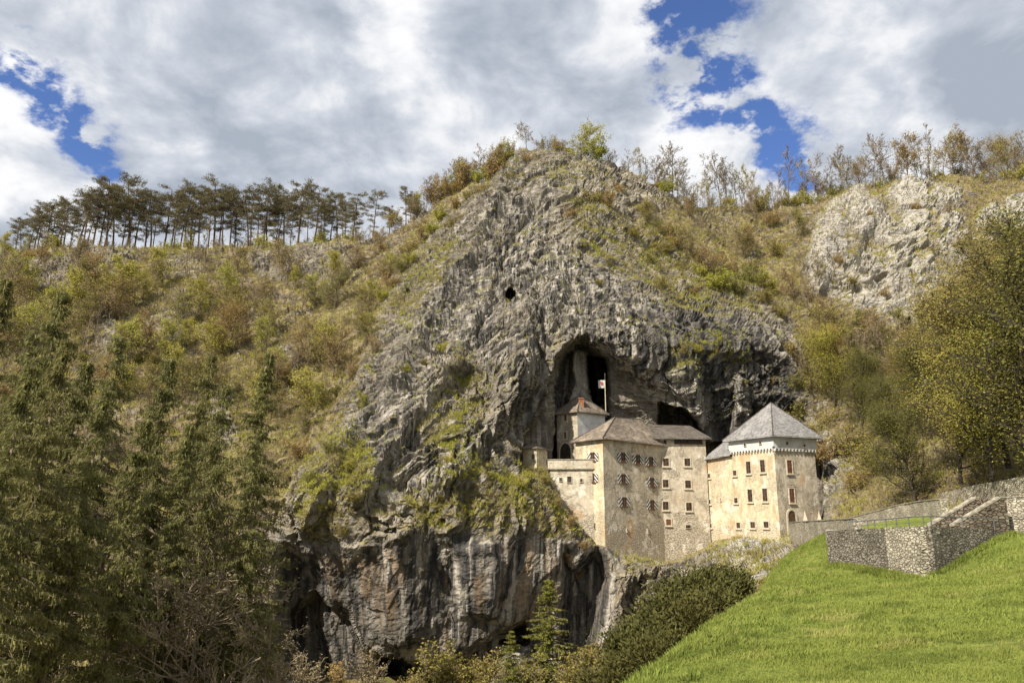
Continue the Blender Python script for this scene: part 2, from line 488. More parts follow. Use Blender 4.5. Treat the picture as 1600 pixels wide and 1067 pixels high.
STONE_GREY = make_stonewall('grey_dry_stone_masonry', (0.215, 0.19, 0.145), (0.36, 0.32, 0.25), (0.115, 0.10, 0.072), 3.7)
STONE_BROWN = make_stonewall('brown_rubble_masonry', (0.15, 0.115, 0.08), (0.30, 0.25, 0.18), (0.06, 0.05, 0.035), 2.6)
COPING = plain('pale_coping_stone', (0.27, 0.24, 0.185), 0.9, 0.4, 3)

# ---- plants
def make_leaf(name, c1, c2, c3=None, trans=0.35):
    m = M(name)
    r = m.rand()
    geo = m.n('ShaderNodeNewGeometry')
    isl = geo.outputs['Random Per Island']
    c = m.mix(isl, c1, c2)
    if c3: c = m.mix(m.ss(r, 0.35, 0.95), c, c3)
    c = m.mix(m.math('MULTIPLY', m.ss(m.noise(0.9, 3, 0.5), 0.45, 0.65), 0.4), c, tuple(x * 0.55 for x in c1))
    m.col(c)
    m.b.inputs['Roughness'].default_value = 0.8
    tr = m.n('ShaderNodeBsdfTranslucent'); m.set(tr.inputs[0], c)
    ms = m.n('ShaderNodeMixShader'); ms.inputs[0].default_value = trans
    m.t.links.new(m.b.outputs[0], ms.inputs[1]); m.t.links.new(tr.outputs[0], ms.inputs[2])
    m.t.links.new(ms.outputs[0], m.t.nodes['Material Output'].inputs[0])
    return m.mat
LF_YG = make_leaf('yellow_green_spring_leaves', (0.356, 0.33, 0.059), (0.554, 0.488, 0.099), (0.383, 0.383, 0.066))
LF_OLIVE = make_leaf('olive_spring_leaves', (0.218, 0.185, 0.048), (0.356, 0.297, 0.079), (0.251, 0.244, 0.059))
LF_RUST = make_leaf('rusty_buds', (0.317, 0.218, 0.079), (0.502, 0.35, 0.125), (0.356, 0.29, 0.086))
LF_DARK = make_leaf('dark_olive_leaves', (0.115, 0.118, 0.030), (0.29, 0.245, 0.062), (0.19, 0.18, 0.045))
LF_TAN = make_leaf('tan_buds', (0.304, 0.238, 0.132), (0.462, 0.37, 0.211), (0.33, 0.29, 0.119))
LF_PINE = make_leaf('dark_pine_needles', (0.13, 0.113, 0.055), (0.22, 0.19, 0.092), (0.16, 0.135, 0.068), 0.3)
LF_SPRUCE = make_leaf('olive_spruce_needles', (0.115, 0.117, 0.040), (0.265, 0.25, 0.085), (0.205, 0.185, 0.066), 0.36)
LF_YEW = make_leaf('dark_evergreen_leaves', (0.042, 0.048, 0.013), (0.135, 0.125, 0.033), (0.095, 0.085, 0.022), 0.15)
LF_LARCH = make_leaf('fresh_larch_needles', (0.13, 0.14, 0.025), (0.24, 0.225, 0.045), None, 0.3)
BARK = plain('grey_brown_bark', (0.135, 0.105, 0.075), 0.95, 0.4, 5)
BARK_PINE = plain('pine_bark', (0.10, 0.062, 0.040), 0.95, 0.4, 5)
BARK_DARK = plain('dark_bark', (0.055, 0.045, 0.033), 0.95, 0.35, 4)
TWIG = plain('pale_brown_twigs', (0.20, 0.155, 0.105), 0.95, 0.3, 2)
def make_grass():
    m = M('meadow_grass')
    geo = m.n('ShaderNodeNewGeometry')
    w = m.noise(0.16, 5, 0.65)
    c = m.mix(geo.outputs['Random Per Island'], (0.135, 0.182, 0.030), (0.29, 0.325, 0.070))
    c = m.mix(m.ss(w, 0.38, 0.62, 0.0, 0.7), c, (0.23, 0.255, 0.055))
    c = m.mix(m.ss(m.noise(0.42, 6, 0.72), 0.47, 0.62, 0.0, 0.8), c, (0.115, 0.145, 0.026))
    c = m.mix(m.ss(m.noise(0.28, 5, 0.65, m.co((1, 1.7, 1))), 0.54, 0.66, 0.0, 0.7), c, (0.36, 0.335, 0.11))
    m.col(c)
    tr = m.n('ShaderNodeBsdfTranslucent'); m.set(tr.inputs[0], c)
    ms = m.n('ShaderNodeMixShader'); ms.inputs[0].default_value = 0.3
    m.t.links.new(m.b.outputs[0], ms.inputs[1]); m.t.links.new(tr.outputs[0], ms.inputs[2])
    m.t.links.new(ms.outputs[0], m.t.nodes['Material Output'].inputs[0])
    return m.mat
GRASS = make_grass()
def make_ground():
    m = M('meadow_ground')
    w = m.noise(0.16, 5, 0.65)
    c = m.mix(m.ss(w, 0.35, 0.65), (0.15, 0.18, 0.03), (0.22, 0.24, 0.05))
    c = m.mix(m.ss(m.noise(3.5, 6, 0.7), 0.42, 0.6), c, (0.10, 0.13, 0.022))
    wild = m.attr('wild')
    wc = m.mix(m.ss(m.noise(0.6, 6, 0.7), 0.4, 0.6), (0.12, 0.12, 0.03), (0.15, 0.11, 0.06))
    c = m.mix(wild, c, wc)
    m.col(c)
    m.bump(m.noise(2.5, 7, 0.7), 0.8, 0.15)
    return m.mat
GROUND = make_ground()
GRAVEL = plain('gravel_road', (0.34, 0.31, 0.26), 0.95, 0.2, 6)

# ------------------------------------------------------------------ the mountain: one sheet from the valley up over the crest
RIDGE = [(-500, 430), (-300, 420), (-120, 402), (0, 396), (60, 391), (100, 389), (150, 392), (220, 387), (300, 390), (360, 384), (450, 387), (520, 380), (570, 374), (605, 364), (640, 350), (675, 330), (700, 314), (735, 297), (768, 286), (788, 268), (800, 246), (815, 236), (835, 238), (860, 240), (900, 250), (935, 258), (960, 263), (985, 275), (1005, 292), (1030, 305), (1060, 318), (1110, 322), (1160, 328), (1215, 330), (1255, 322), (1290, 308), (1330, 296), (1360, 294), (1400, 282), (1440, 286), (1480, 276), (1510, 282), (1550, 286), (1600, 281), (1750, 270), (2100, 255)]
CTRL = []
def row(py, *pairs):
    for px, Y in pairs: CTRL.append((px, py, Y))
row(240, (-400, 195), (0, 200), (400, 205), (700, 185), (850, 153), (1000, 168), (1200, 195), (1500, 185), (1900, 180))
row(330, (-300, 186), (0, 188), (250, 190), (450, 185), (600, 172), (700, 156), (760, 147), (850, 142), (950, 143), (1050, 158), (1200, 176), (1330, 160), (1430, 154), (1600, 160), (1900, 150))
row(390, (-300, 176), (0, 176), (250, 177), (450, 174), (580, 160), (660, 148), (720, 142), (800, 136), (880, 135), (980, 137), (1080, 149), (1180, 161), (1270, 156), (1340, 151), (1420, 148), (1500, 148), (1600, 142))
row(460, (-300, 160), (0, 158), (150, 158), (300, 158), (450, 155), (560, 145), (640, 137), (720, 131), (800, 127.5), (880, 127), (980, 129), (1080, 136), (1180, 144), (1270, 146), (1350, 145), (1450, 140), (1600, 126), (1900, 112))
row(530, (-300, 142), (0, 140), (200, 141), (350, 141), (450, 138), (540, 131), (620, 125), (720, 121), (800, 119.5), (880, 118), (960, 119), (1060, 123), (1150, 127), (1230, 133), (1300, 138), (1400, 134), (1500, 124), (1600, 114))
row(600, (0, 126), (200, 128), (350, 127), (450, 124), (540, 119), (620, 115.5), (700, 113.5), (780, 113.5), (840, 115.5), (950, 123), (1050, 124), (1150, 127), (1230, 129), (1300, 131), (1400, 124), (1500, 114), (1600, 104))
row(680, (-300, 110), (0, 113), (200, 115), (350, 114), (450, 111.5), (540, 109), (620, 108), (700, 108), (780, 111.5), (830, 116.5), (880, 124), (960, 128), (1060, 128), (1150, 129), (1230, 129), (1300, 124), (1400, 113), (1500, 102), (1600, 92))
row(750, (0, 106), (200, 108), (350, 107.5), (450, 105), (540, 104), (620, 104), (700, 104.5), (780, 107), (850, 112), (1290, 117), (1400, 102), (1500, 90), (1600, 78))
row(810, (-300, 98), (0, 100), (200, 102), (350, 102.5), (450, 101.5), (540, 101), (620, 101.5), (700, 102.5), (780, 104.5), (860, 109), (905, 112.3), (1280, 110), (1300, 104), (1400, 90), (1500, 78), (1600, 68))
row(850, (450, 104), (540, 102), (620, 102.5), (700, 103.5), (780, 105), (860, 108.5), (945, 110.6), (1000, 115), (1105, 119), (1160, 112), (1215, 106.2), (1260, 101), (1350, 90))
row(880, (450, 105.5), (540, 103.6), (620, 103.0), (700, 104.0), (780, 105.4), (860, 108.4), (945, 110.5), (1000, 113), (1050, 114.5), (1105, 112), (1160, 106), (1210, 101), (1250, 96), (1400, 80), (1600, 64))
row(940, (-300, 90), (0, 93), (200, 94), (350, 97), (450, 107), (540, 106), (620, 104.3), (700, 105), (780, 106.8), (860, 110), (945, 111), (1000, 111), (1050, 109), (1105, 104), (1160, 98), (1250, 88), (1400, 76))
row(1010, (350, 93), (450, 107), (540, 107.5), (620, 106.5), (700, 106), (780, 108), (860, 111), (945, 110.5), (1050, 104), (1160, 92))
row(1080, (-300, 84), (0, 86), (200, 88), (350, 91), (450, 104), (540, 108), (620, 110), (700, 107), (780, 106), (860, 108), (945, 106), (1050, 98), (1300, 78), (1600, 56))
row(1250, (-300, 76), (0, 78), (200, 80), (450, 90), (700, 94), (950, 92), (1300, 74), (1600, 54))

U0, U1, DU = -170.0, 1770.0, 1.7
us = np.concatenate([np.arange(-650, U0 - 6, 9.0), np.arange(U0, U1 + DU, DU), np.arange(U1 + 12, 2250, 9.0)])
ridge_y = np.interp(us, [r[0] for r in RIDGE], [r[1] for r in RIDGE])
ridge_y = ridge_y + 3.0 * fbm(np.stack([us * 0.03, us * 0, us * 0], 1), 4)
VB = 1180.0
NV = 560
tv = np.linspace(0, 1, NV) ** 0.92
PX = np.repeat(us[None], NV, 0)
PY = VB + (ridge_y[None] - VB) * tv[:, None]
# coarse spline, then bilinear
cu = np.arange(-680, 2280, 12.0); cv = np.arange(200, 1230, 12.0)
CU, CV = np.meshgrid(cu, cv)
CD = tps(CTRL, CU / 100, CV / 100) if False else tps([(a / 100, b / 100, c) for a, b, c in CTRL], CU / 100, CV / 100, 0.004)
CD = np.clip(CD, 38, 230)
def bil(px, py):
    fx = (px - cu[0]) / 12.0; fy = (py - cv[0]) / 12.0
    ix = np.clip(np.floor(fx).astype(int), 0, len(cu) - 2); iy = np.clip(np.floor(fy).astype(int), 0, len(cv) - 2)
    ax, ay = fx - ix, fy - iy
    return (CD[iy, ix] * (1 - ax) * (1 - ay) + CD[iy, ix + 1] * ax * (1 - ay) + CD[iy + 1, ix] * (1 - ax) * ay + CD[iy + 1, ix + 1] * ax * ay)
D = bil(PX, PY)
wob = 5.0 * fbm(np.stack([PX.ravel() / 26, PY.ravel() / 26, 0 * PX.ravel()], 1), 3).reshape(PX.shape)
wob2 = 5.0 * fbm(np.stack([PX.ravel() / 26, PY.ravel() / 26, 9 + 0 * PX.ravel()], 1), 3).reshape(PX.shape)
QX, QY = PX + wob, PY + wob2
def pm(poly, soft=6.0, wobble=True):      # soft inside-mask of an outline on the rock face
    X, Y = (QX, QY) if wobble else (PX, PY)
    sel = (PX > min(p[0] for p in poly) - 60) & (PX < max(p[0] for p in poly) + 60) & (PY > min(p[1] for p in poly) - 60) & (PY < max(p[1] for p in poly) + 60)
    out = np.zeros(PX.shape)
    out[sel] = 1 - smooth(sdist(poly, X[sel], Y[sel]), -soft, soft)
    return out
# the great hollow behind the castle
HOLLOW = [(806, 730), (811, 690), (830, 655), (846, 635), (850, 600), (866, 562), (893, 537), (914, 533), (938, 556), (955, 600), (985, 640), (1030, 672), (1060, 690), (1290, 690), (1284, 812), (1250, 822), (1215, 843), (1150, 838), (1105, 845), (1085, 864), (1040, 876), (1000, 870), (944, 852), (929, 848), (911, 831), (889, 811), (870, 790), (861, 746), (850, 730)]
FUNNEL = [(915, 540), (945, 552), (990, 598), (1035, 632), (1085, 662), (1110, 700), (1000, 720), (900, 700)]
mh = np.maximum(pm(HOLLOW, 3.5), pm(FUNNEL, 22))
deep = np.where(PX < 862, 119.0, np.where(PY > 690, 134, 125.5))
D = D + mh * np.maximum(0, deep - D)
CAVE = [(868, 660), (862, 610), (874, 568), (896, 543), (915, 540), (946, 560), (950, 640), (950, 670)]
D = D + pm(CAVE, 4) * 5
HOLE = [(917, 556), (944, 560), (947, 590), (947, 628), (925, 632), (920, 600)]
D = D + pm(HOLE, 2.0, False) * 26
PIL = [(893, 545), (914, 548), (916, 590), (925, 640), (930, 670), (878, 670), (884, 620), (890, 585)]
D = D - pm(PIL, 5) * 5.5
HOLE2 = [(1028, 625), (1060, 632), (1085, 655), (1098, 685), (1060, 690), (1030, 690)]
D = D + pm(HOLE2, 3) * 14
RIB = [(1035, 585), (1078, 560), (1100, 640), (1112, 695), (1085, 660)]
D = D - pm(RIB, 6) * 1.5
ALC = [(1084, 566), (1120, 556), (1170, 552), (1215, 575), (1245, 640), (1255, 700), (1120, 700), (1100, 640)]
D = D + pm(ALC, 14) * 2.2
RIB2 = [(1142, 590), (1152, 580), (1164, 640), (1168, 690), (1140, 690)]
D = D - pm(RIB2, 5) * 3.5
for hx, hy, rr, dd in ((800, 471, 8, 9), (640, 470, 9, 3), (742, 615, 30, 4)):
    D = D + (1 - smooth(np.hypot(QX - hx, (QY - hy) * (0.8)), rr * 0.6, rr * 1.3)) * dd
# lower wall: stained overhang, hollows beneath it
LOWH = [(585, 1075), (575, 1045), (596, 1018), (632, 1016), (656, 1040), (662, 1090)]
D = D + pm(LOWH, 5) * 14
UNDER = [(470, 1100), (450, 960), (500, 920), (545, 950), (575, 1005), (650, 1030), (720, 1020), (770, 985), (815, 965), (822, 1000), (760, 1040), (700, 1100)]
D = D + pm(UNDER, 10) * 4.0
SLOT = [(775, 1000), (812, 972), (826, 990), (815, 1004)]
D = D + pm(SLOT, 4) * 6
LEFTDK = [(430, 1100), (432, 880), (452, 842), (500, 860), (520, 905), (500, 960), (520, 1030), (520, 1100)]
D = D + pm(LEFTDK, 14) * 1.8
GUL = [(880, 1080), (890, 890), (930, 860), (942, 900), (925, 1000), (930, 1080)]
D = D + pm(GUL, 10) * 4
def crease(line, amp_, wl_, wr_):
    """a rib (amp > 0) or gully along a line; wl_/wr_: reach in pixels to either side of it"""
    global D
    line = np.asarray(line, float)
    sel = (PX > line[:, 0].min() - 160) & (PX < line[:, 0].max() + 160) & (PY > line[:, 1].min() - 60) & (PY < line[:, 1].max() + 60)
    X, Y = PX[sel] + 2.2 * wob[sel], PY[sel] + 2.2 * wob2[sel]
    best = np.full(X.shape, 1e9); sgn = np.zeros(X.shape); tt = np.zeros(X.shape); acc = 0
    Ls = np.linalg.norm(np.diff(line, axis=0), axis=1); tot = Ls.sum()
    for k in range(len(line) - 1):
        a, b = line[k], line[k + 1]; e = b - a
        t = np.clip(((X - a[0]) * e[0] + (Y - a[1]) * e[1]) / (e @ e), 0, 1)
        d = np.hypot(X - a[0] - t * e[0], Y - a[1] - t * e[1])
        c = e[0] * (Y - a[1]) - e[1] * (X - a[0])
        nb = d < best
        best = np.where(nb, d, best); sgn = np.where(nb, np.sign(c), sgn); tt = np.where(nb, (acc + t * Ls[k]) / tot, tt); acc += Ls[k]
    w = np.where(sgn > 0, wl_, wr_)
    prof = np.clip(1 - best / w, 0, 1) ** 1.3 * smooth(tt, -0.001, 0.12) * smooth(1 - tt, -0.001, 0.12)
    D[sel] = D[sel] - amp_ * prof
# lines run downwards: first reach = left of the line in the picture, second = right
crease([(822, 235), (775, 320), (738, 400), (690, 480), (640, 560), (600, 650)], 4.5, 90, 26)
crease([(850, 300), (800, 400), (770, 480), (735, 560), (690, 640)], -2.2, 14, 60)
crease([(900, 400), (862, 470), (828, 545), (795, 620), (740, 700), (670, 800)], 4.0, 80, 30)
crease([(716, 560), (660, 640), (600, 720), (548, 810)], 3.4, 60, 22)
crease([(838, 405), (836, 450), (840, 500), (834, 540)], -1.8, 8, 10)
crease([(770, 610), (755, 660), (700, 740)], -2.0, 14, 30)
crease([(905, 262), (925, 330), (900, 400)], 2.6, 30, 60)
crease([(965, 265), (1030, 350), (1100, 420), (1190, 470), (1235, 520)], 3.0, 26, 60)
crease([(980, 330), (1010, 400), (1060, 460), (1140, 505)], -2.4, 40, 14)
crease([(640, 400), (610, 470), (575, 560), (560, 640)], 3.0, 50, 26)
crease([(560, 660), (520, 740), (470, 830)], 3.2, 50, 30)
crease([(1345, 300), (1320, 350), (1290, 400), (1280, 470)], 3.0, 40, 20)
crease([(1440, 290), (1470, 350), (1450, 420), (1420, 470)], 3.0, 60, 50)
crease([(620, 800), (625, 880), (640, 960), (650, 1010)], 2.0, 110, 60)
crease([(760, 830), (770, 900), (760, 970)], 2.2, 70, 40)
crease([(700, 840), (700, 920), (705, 1000)], -1.2, 30, 16)
crease([(880, 850), (885, 930), (880, 1050)], -2.0, 16, 22)
crease([(965, 880), (962, 950), (965, 1050)], 2.2, 34, 34)
crease([(70, 410), (120, 420), (190, 408)], 3.0, 20, 30)
crease([(390, 405), (450, 410), (540, 405)], 3.0, 20, 30)
# deep clefts on the pale bluff and beside it
CLEFT = [(1335, 425), (1352, 380), (1385, 320), (1396, 322), (1372, 385), (1356, 430)]
D = D + pm(CLEFT, 9) * 3
CLEFT2 = [(1405, 520), (1420, 500), (1432, 540), (1425, 570), (1410, 560)]
D = D + pm(CLEFT2, 5) * 5
cy_ = (533.5 - PY) / FPX; cx_ = (PX - 800) / FPX
dy_ = CP - cy_ * SP; dz_ = SP + cy_ * CP
def to3(Dm):
    return np.stack([cx_ * Dm / dy_, Dm, dz_ * Dm / dy_], -1)
G = to3(D)
def normals(G):
    a = np.gradient(G, axis=1); b = np.gradient(G, axis=0)
    n = np.cross(a, b)
    n /= np.linalg.norm(n, axis=2, keepdims=True) + 1e-9
    s = np.sign((n * -G).sum(2, keepdims=True)); s[s == 0] = 1
    return n * s
# --- region masks on the sheet
ROCKP = [(560, 600), (590, 540), (600, 470), (650, 400), (700, 340), (770, 285), (800, 235), (900, 235), (990, 270), (1050, 310), (1010, 340), (1070, 400), (1170, 440), (1235, 500), (1245, 600), (1280, 650), (1330, 740), (1300, 830), (1240, 920), (1150, 1000), (1000, 1190), (420, 1190), (420, 850), (470, 740), (520, 680)]
BLUFF = [(1255, 420), (1268, 370), (1300, 320), (1340, 290), (1380, 300), (1410, 278), (1450, 284), (1500, 300), (1520, 380), (1505, 430), (1470, 460), (1440, 500), (1400, 515), (1350, 490), (1300, 470), (1265, 460)]
BLUFF2 = [(1515, 375), (1530, 330), (1580, 310), (1620, 300), (1620, 350), (1560, 380)]
ROCKS = [([(150, 480), (175, 478), (195, 540), (160, 560)], 1), ([(400, 610), (420, 560), (460, 540), (475, 570), (440, 640)], 1), ([(330, 640), (360, 600), (372, 680), (345, 700)], 1), ([(40, 408), (150, 394), (220, 394), (190, 440), (140, 462), (60, 455)], 0.9), ([(240, 395), (330, 394), (320, 430), (260, 440)], 0.7),
         ([(385, 394), (500, 384), (570, 385), (545, 430), (490, 455), (410, 445)], 1), ([(230, 500), (290, 480), (300, 560), (250, 560)], 0.7), ([(1155, 400), (1185, 390), (1180, 440), (1160, 440)], 0.8)]
rock = pm(ROCKP, 22)
bluff = np.maximum(pm(BLUFF, 12), pm(BLUFF2, 8)) * (0.45 + 0.55 * smooth(fbm(np.stack([PX.ravel() / 45, PY.ravel() / 45, 0 * PX.ravel() + 4], 1), 4).reshape(PX.shape), -0.22, -0.02))
rk = np.maximum(rock, bluff)
for p, a in ROCKS: rk = np.maximum(rk, pm(p, 10) * a)
flat = pm([(850, 745), (866, 690), (1290, 640), (1300, 850), (1215, 858), (1150, 850), (1085, 880), (1040, 892), (1000, 886), (944, 866), (895, 820), (862, 775)], 12, False)
flat = np.maximum(flat, pm([(808, 722), (826, 716), (862, 716), (866, 760), (808, 745)], 8, False))
lower = pm([(430, 830), (560, 845), (700, 822), (850, 840), (960, 860), (960, 1190), (430, 1190)], 14)
P3 = G.reshape(-1, 3)
def rotst(P, ang, sx, sz):     # stretch along a tilted bedding direction
    c, s = math.cos(ang), math.sin(ang)
    return np.stack([(P[:, 0] * c + P[:, 2] * s) * sx, P[:, 1] * 0.8, (-P[:, 0] * s + P[:, 2] * c) * sz], 1)
N0 = normals(to3(bil(PX, PY)))
rkf = rk.ravel(); lowf = lower.ravel()
amp = 1 - 0.93 * flat.ravel()
warp = np.stack([fbm(P3 * 0.16, 3), fbm(P3 * 0.16 + 50, 3), fbm(P3 * 0.16 + 90, 3)], 1)
PW = P3 + warp * 1.5
f3, e3 = facets(rotst(P3 + warp, R(40), 0.55, 1.6) + 8.1)
fine = fbm(rotst(P3, R(45), 0.7, 1.9), 4, 0.62, True)
rug = 0.08 + 0.92 * smooth(fbm(P3 * 0.042 + 21, 3), -0.16, 0.26)
cn = perlin(rotst(PW, R(62), 0.030, 0.085) + 44); cn2 = perlin(P3 * np.array([0.085, 0.085, 0.022]) + warp * 0.35 + 77)
crack = 0.9 * np.exp(-(cn / 0.03) ** 2) + 0.8 * np.exp(-(cn2 / 0.035) ** 2)
slab = 0.35 + 0.65 * smooth(fbm(P3 * 0.04 + 61, 3), -0.2, 0.2)
vert = fbm(P3 * np.array([0.22, 0.22, 0.03]) + warp * 0.5, 4, 0.55, True)
def bedding(ang, o):
    ribs = fbm(rotst(PW, R(ang), 0.022, 0.085) + o, 3, 0.5, True)
    big = fbm(rotst(PW, R(ang), 0.045, 0.17) + 5 + o, 4, 0.55, True)
    f1, e1 = facets(rotst(PW, R(ang - 4), 0.05, 0.20) + o)
    f2, e2 = facets(rotst(PW, R(ang + 6), 0.15, 0.52) + 3.3 + o)
    return 1.6 * ribs + 0.8 * big * (0.4 + 0.6 * rug) + slab * (0.95 * f1 + 0.42 * rug * f2) - 0.45 * (1 - smooth(e1, 0, 0.04)) - 0.10 * rug * (1 - smooth(e2, 0, 0.08)), f1, f2
bA, f1, f2 = bedding(52, 0.0)
bB, _a, _b = bedding(-38, 13.7)
side = smooth(PX + 0.35 * (PY - 400), 930, 1060).ravel()
rough = bA * (1 - side) + bB * side + 0.75 * vert * (0.35 + 0.65 * rug) - crack + rug * (0.18 * f3 + 0.25 * fine)
groove = fbm(P3 * np.array([0.22, 0.22, 0.012]), 3, 0.5) * 1.0 + fbm(P3 * np.array([0.9, 0.9, 0.04]), 3, 0.5, True) * 0.24 + 0.25 * f1 + 0.10 * f2 + 0.06 * f3 + 0.06 * fine
soft = fbm(P3 * 0.05, 5, 0.55) * 3.0 + 0.5 * f2 + 0.9 * f1 * smooth(fbm(P3 * 0.035 + 40, 3), -0.05, 0.35)
disp = (rkf * ((1 - lowf) * rough + lowf * (groove + 1.3)) + (1 - rkf) * soft) * amp
hollow_f = mh.ravel()
disp = disp * (1 - hollow_f) + hollow_f * 0.8 * (groove * 0.8 + 0.5 * bB * amp) * amp
G2 = G + N0 * disp.reshape(D.shape)[..., None]
NS = normals(G2)
# ---- crest goes on backwards
rows = [G2]
top = G2[-1]
backs = [(3, 0.3), (7, 0.7), (13, 1.0), (22, 0.5), (36, -1), (60, -5), (110, -16)]
for i, (dy, dz) in enumerate(backs):
    r_ = top.copy(); r_[:, 1] += dy; r_[:, 0] *= (1 + dy / 170.0); r_[:, 2] += dz * 1.0 + 0.8 * fbm(r_ * 0.08, 3)
    rows.append(r_[None])
FULL = np.concatenate([rows[0]] + rows[1:], 0)
nr, nc = FULL.shape[:2]
idx = np.arange(nr * nc).reshape(nr, nc)
quads = np.stack([idx[:-1, :-1], idx[:-1, 1:], idx[1:, 1:], idx[1:, :-1]], -1).reshape(-1, 4)
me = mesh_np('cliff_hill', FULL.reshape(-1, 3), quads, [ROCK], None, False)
def addattr(me, name, arr):
    full = np.concatenate([arr, np.repeat(arr[-1:], nr - NV, 0)], 0).ravel().astype(np.float32)
    a = me.attributes.new(name, 'FLOAT', 'POINT'); a.data.foreach_set('value', full)
stain = np.maximum(lower, 0)
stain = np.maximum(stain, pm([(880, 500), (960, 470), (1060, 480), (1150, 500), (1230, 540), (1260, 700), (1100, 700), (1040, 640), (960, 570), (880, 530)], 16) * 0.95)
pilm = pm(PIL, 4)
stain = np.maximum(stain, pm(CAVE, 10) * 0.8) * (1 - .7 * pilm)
stain = np.maximum(stain, pm([(690, 430), (800, 400), (830, 520), (740, 560), (690, 500)], 30) * 0.45)
stain = np.maximum(stain, pm([(810, 540), (866, 560), (850, 650), (860, 730), (812, 700)], 15) * 0.6)
stain = np.maximum(stain, pm([(1276, 690), (1330, 700), (1310, 800), (1270, 810)], 10) * 0.7)  # the tower's shadow on this rock, put into the colour
stain = np.maximum(stain, 0.92 * pm([(680, 440), (750, 385), (830, 365), (930, 400), (1010, 450), (1070, 500), (1000, 535), (920, 522), (880, 530), (856, 570), (826, 650), (760, 580), (690, 540)], 26) * (0.45 + 0.55 * smooth(fbm(P3 * np.array([0.11, 0.11, 0.04]) + 53, 3).reshape(D.shape), -0.2, 0.15)))
steepm = pm([(560, 560), (700, 400), (800, 250), (940, 270), (1000, 400), (1180, 470), (1250, 560), (1250, 700), (860, 560), (840, 760), (640, 800), (560, 700)], 40)
stain = np.maximum(stain, steepm * (0.30 + 0.60 * smooth(fbm(P3 * np.array([0.07, 0.07, 0.03]) + 33, 3).reshape(D.shape), -0.15, 0.25)))
pale = np.maximum(bluff * 0.8, pm([(1140, 842), (1235, 840), (1250, 880), (1190, 930), (1130, 900)], 10) * 0.9)
pale = np.maximum(pale, pm([(560, 640), (640, 600), (700, 700), (620, 800), (540, 790)], 40) * 0.35)
pale = np.maximum(np.maximum(pale, pm(RIB2, 3) * 0.6), pilm * .8)
dark_coat = np.maximum(pm([(1000, 500), (1080, 478), (1180, 520), (1240, 600), (1240, 700), (1110, 700), (1085, 650), (1060, 600), (1000, 560)], 18) * (1 - pm(RIB, 8)) * (1 - pm(RIB2, 5)), pm(LEFTDK, 14) * .8)  # dark coating deepens the stain colour inside these outlines
dark_coat = np.maximum(dark_coat, pm([(440, 850), (560, 870), (610, 900), (640, 1010), (560, 1060), (440, 1070)], 22) * .75)
dark_coat = np.maximum(dark_coat, pm([(730, 845), (765, 845), (770, 960), (735, 985)], 10) * .7)
dark_coat = np.maximum(dark_coat, pm([(620, 900), (680, 860), (700, 960), (640, 1010)], 16) * .8)
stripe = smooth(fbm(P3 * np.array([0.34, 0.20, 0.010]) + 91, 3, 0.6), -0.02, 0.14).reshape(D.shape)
dark_coat = np.maximum(dark_coat, lower * stripe * .95)
dark_coat = np.maximum(dark_coat, pm([(800, 560), (850, 490), (960, 470), (1090, 465), (1100, 560), (960, 545), (880, 525), (856, 600), (830, 690), (790, 690)], 14) * stripe * .8)
stain = np.maximum(stain, dark_coat)
pale = np.maximum(pale, pm([(1276, 650), (1340, 700), (1360, 800), (1300, 760)], 12) * 0.5)
warmm = np.maximum(pm([(500, 850), (870, 840), (870, 960), (700, 1010), (600, 960), (500, 960)], 25), pm([(930, 870), (1000, 880), (980, 960), (930, 960)], 15) * 0.9)
warmm = np.maximum(warmm, pm([(880, 540), (1000, 560), (1060, 660), (880, 660)], 15) * 0.6)
veg = np.clip(1 - rk, 0, 1)
LEDGES = [([(480, 740), (540, 690), (575, 700), (590, 760), (560, 820), (500, 840), (470, 800)], 0.95), ([(640, 790), (720, 720), (830, 740), (880, 790), (900, 850), (800, 830), (660, 830)], 0.9), ([(640, 690), (720, 560), (780, 590), (700, 720)], 0.6), ([(900, 330), (1000, 330), (1080, 400), (1170, 450), (1180, 500), (1040, 490), (980, 440), (900, 400)], 0.8),
          ([(600, 480), (700, 370), (730, 400), (640, 520)], 0.8), ([(1120, 880), (1240, 860), (1240, 930), (1130, 1000)], 0.7), ([(1040, 545), (1130, 530), (1160, 565), (1060, 575)], 0.7), ([(790, 255), (960, 262), (960, 300), (800, 300)], 0.35), ([(805, 725), (866, 725), (870, 770), (800, 770)], 0.7)]
for p, a in LEDGES: veg = np.maximum(veg, pm(p, 14) * a)
litter = np.clip(1 - rk, 0, 1) * (0.25 + 0.75 * smooth(fbm(P3 * 0.06 + 70, 4).reshape(D.shape), -0.25, 0.2))
litter = np.maximum(litter * (1 - pm([(1040, 330), (1250, 330), (1250, 460), (1100, 440)], 30) * 0.55), 0)
addattr(me, 'dark_coat', dark_coat); addattr(me, 'stain', stain); addattr(me, 'pale', pale); addattr(me, 'warm', warmm); addattr(me, 'veg', veg); addattr(me, 'litter', litter)
hill = link('cliff_hill', me)
tag(hill, kind='structure')
def surf(px, py):
    j = int(np.argmin(np.abs(us - px)))
    t = (VB - py) / (VB - ridge_y[j]); t = min(max(t, 0), 1) ** (1 / 0.92)
    i = min(max(int(round(t * (NV - 1))), 0), NV - 1)
    return G2[i, j].copy(), NS[i, j].copy(), (i, j)
def crest(px, back=0.0):
    j = int(np.argmin(np.abs(us - px)))
    p = top[j].copy()
    p[1] += back; p[0] *= (1 + back / 170.0)
    p[2] += np.interp(back, [0, 3, 7, 13, 22, 36], [0, 0.3, 0.7, 1.0, 0.5, -1])
    return p
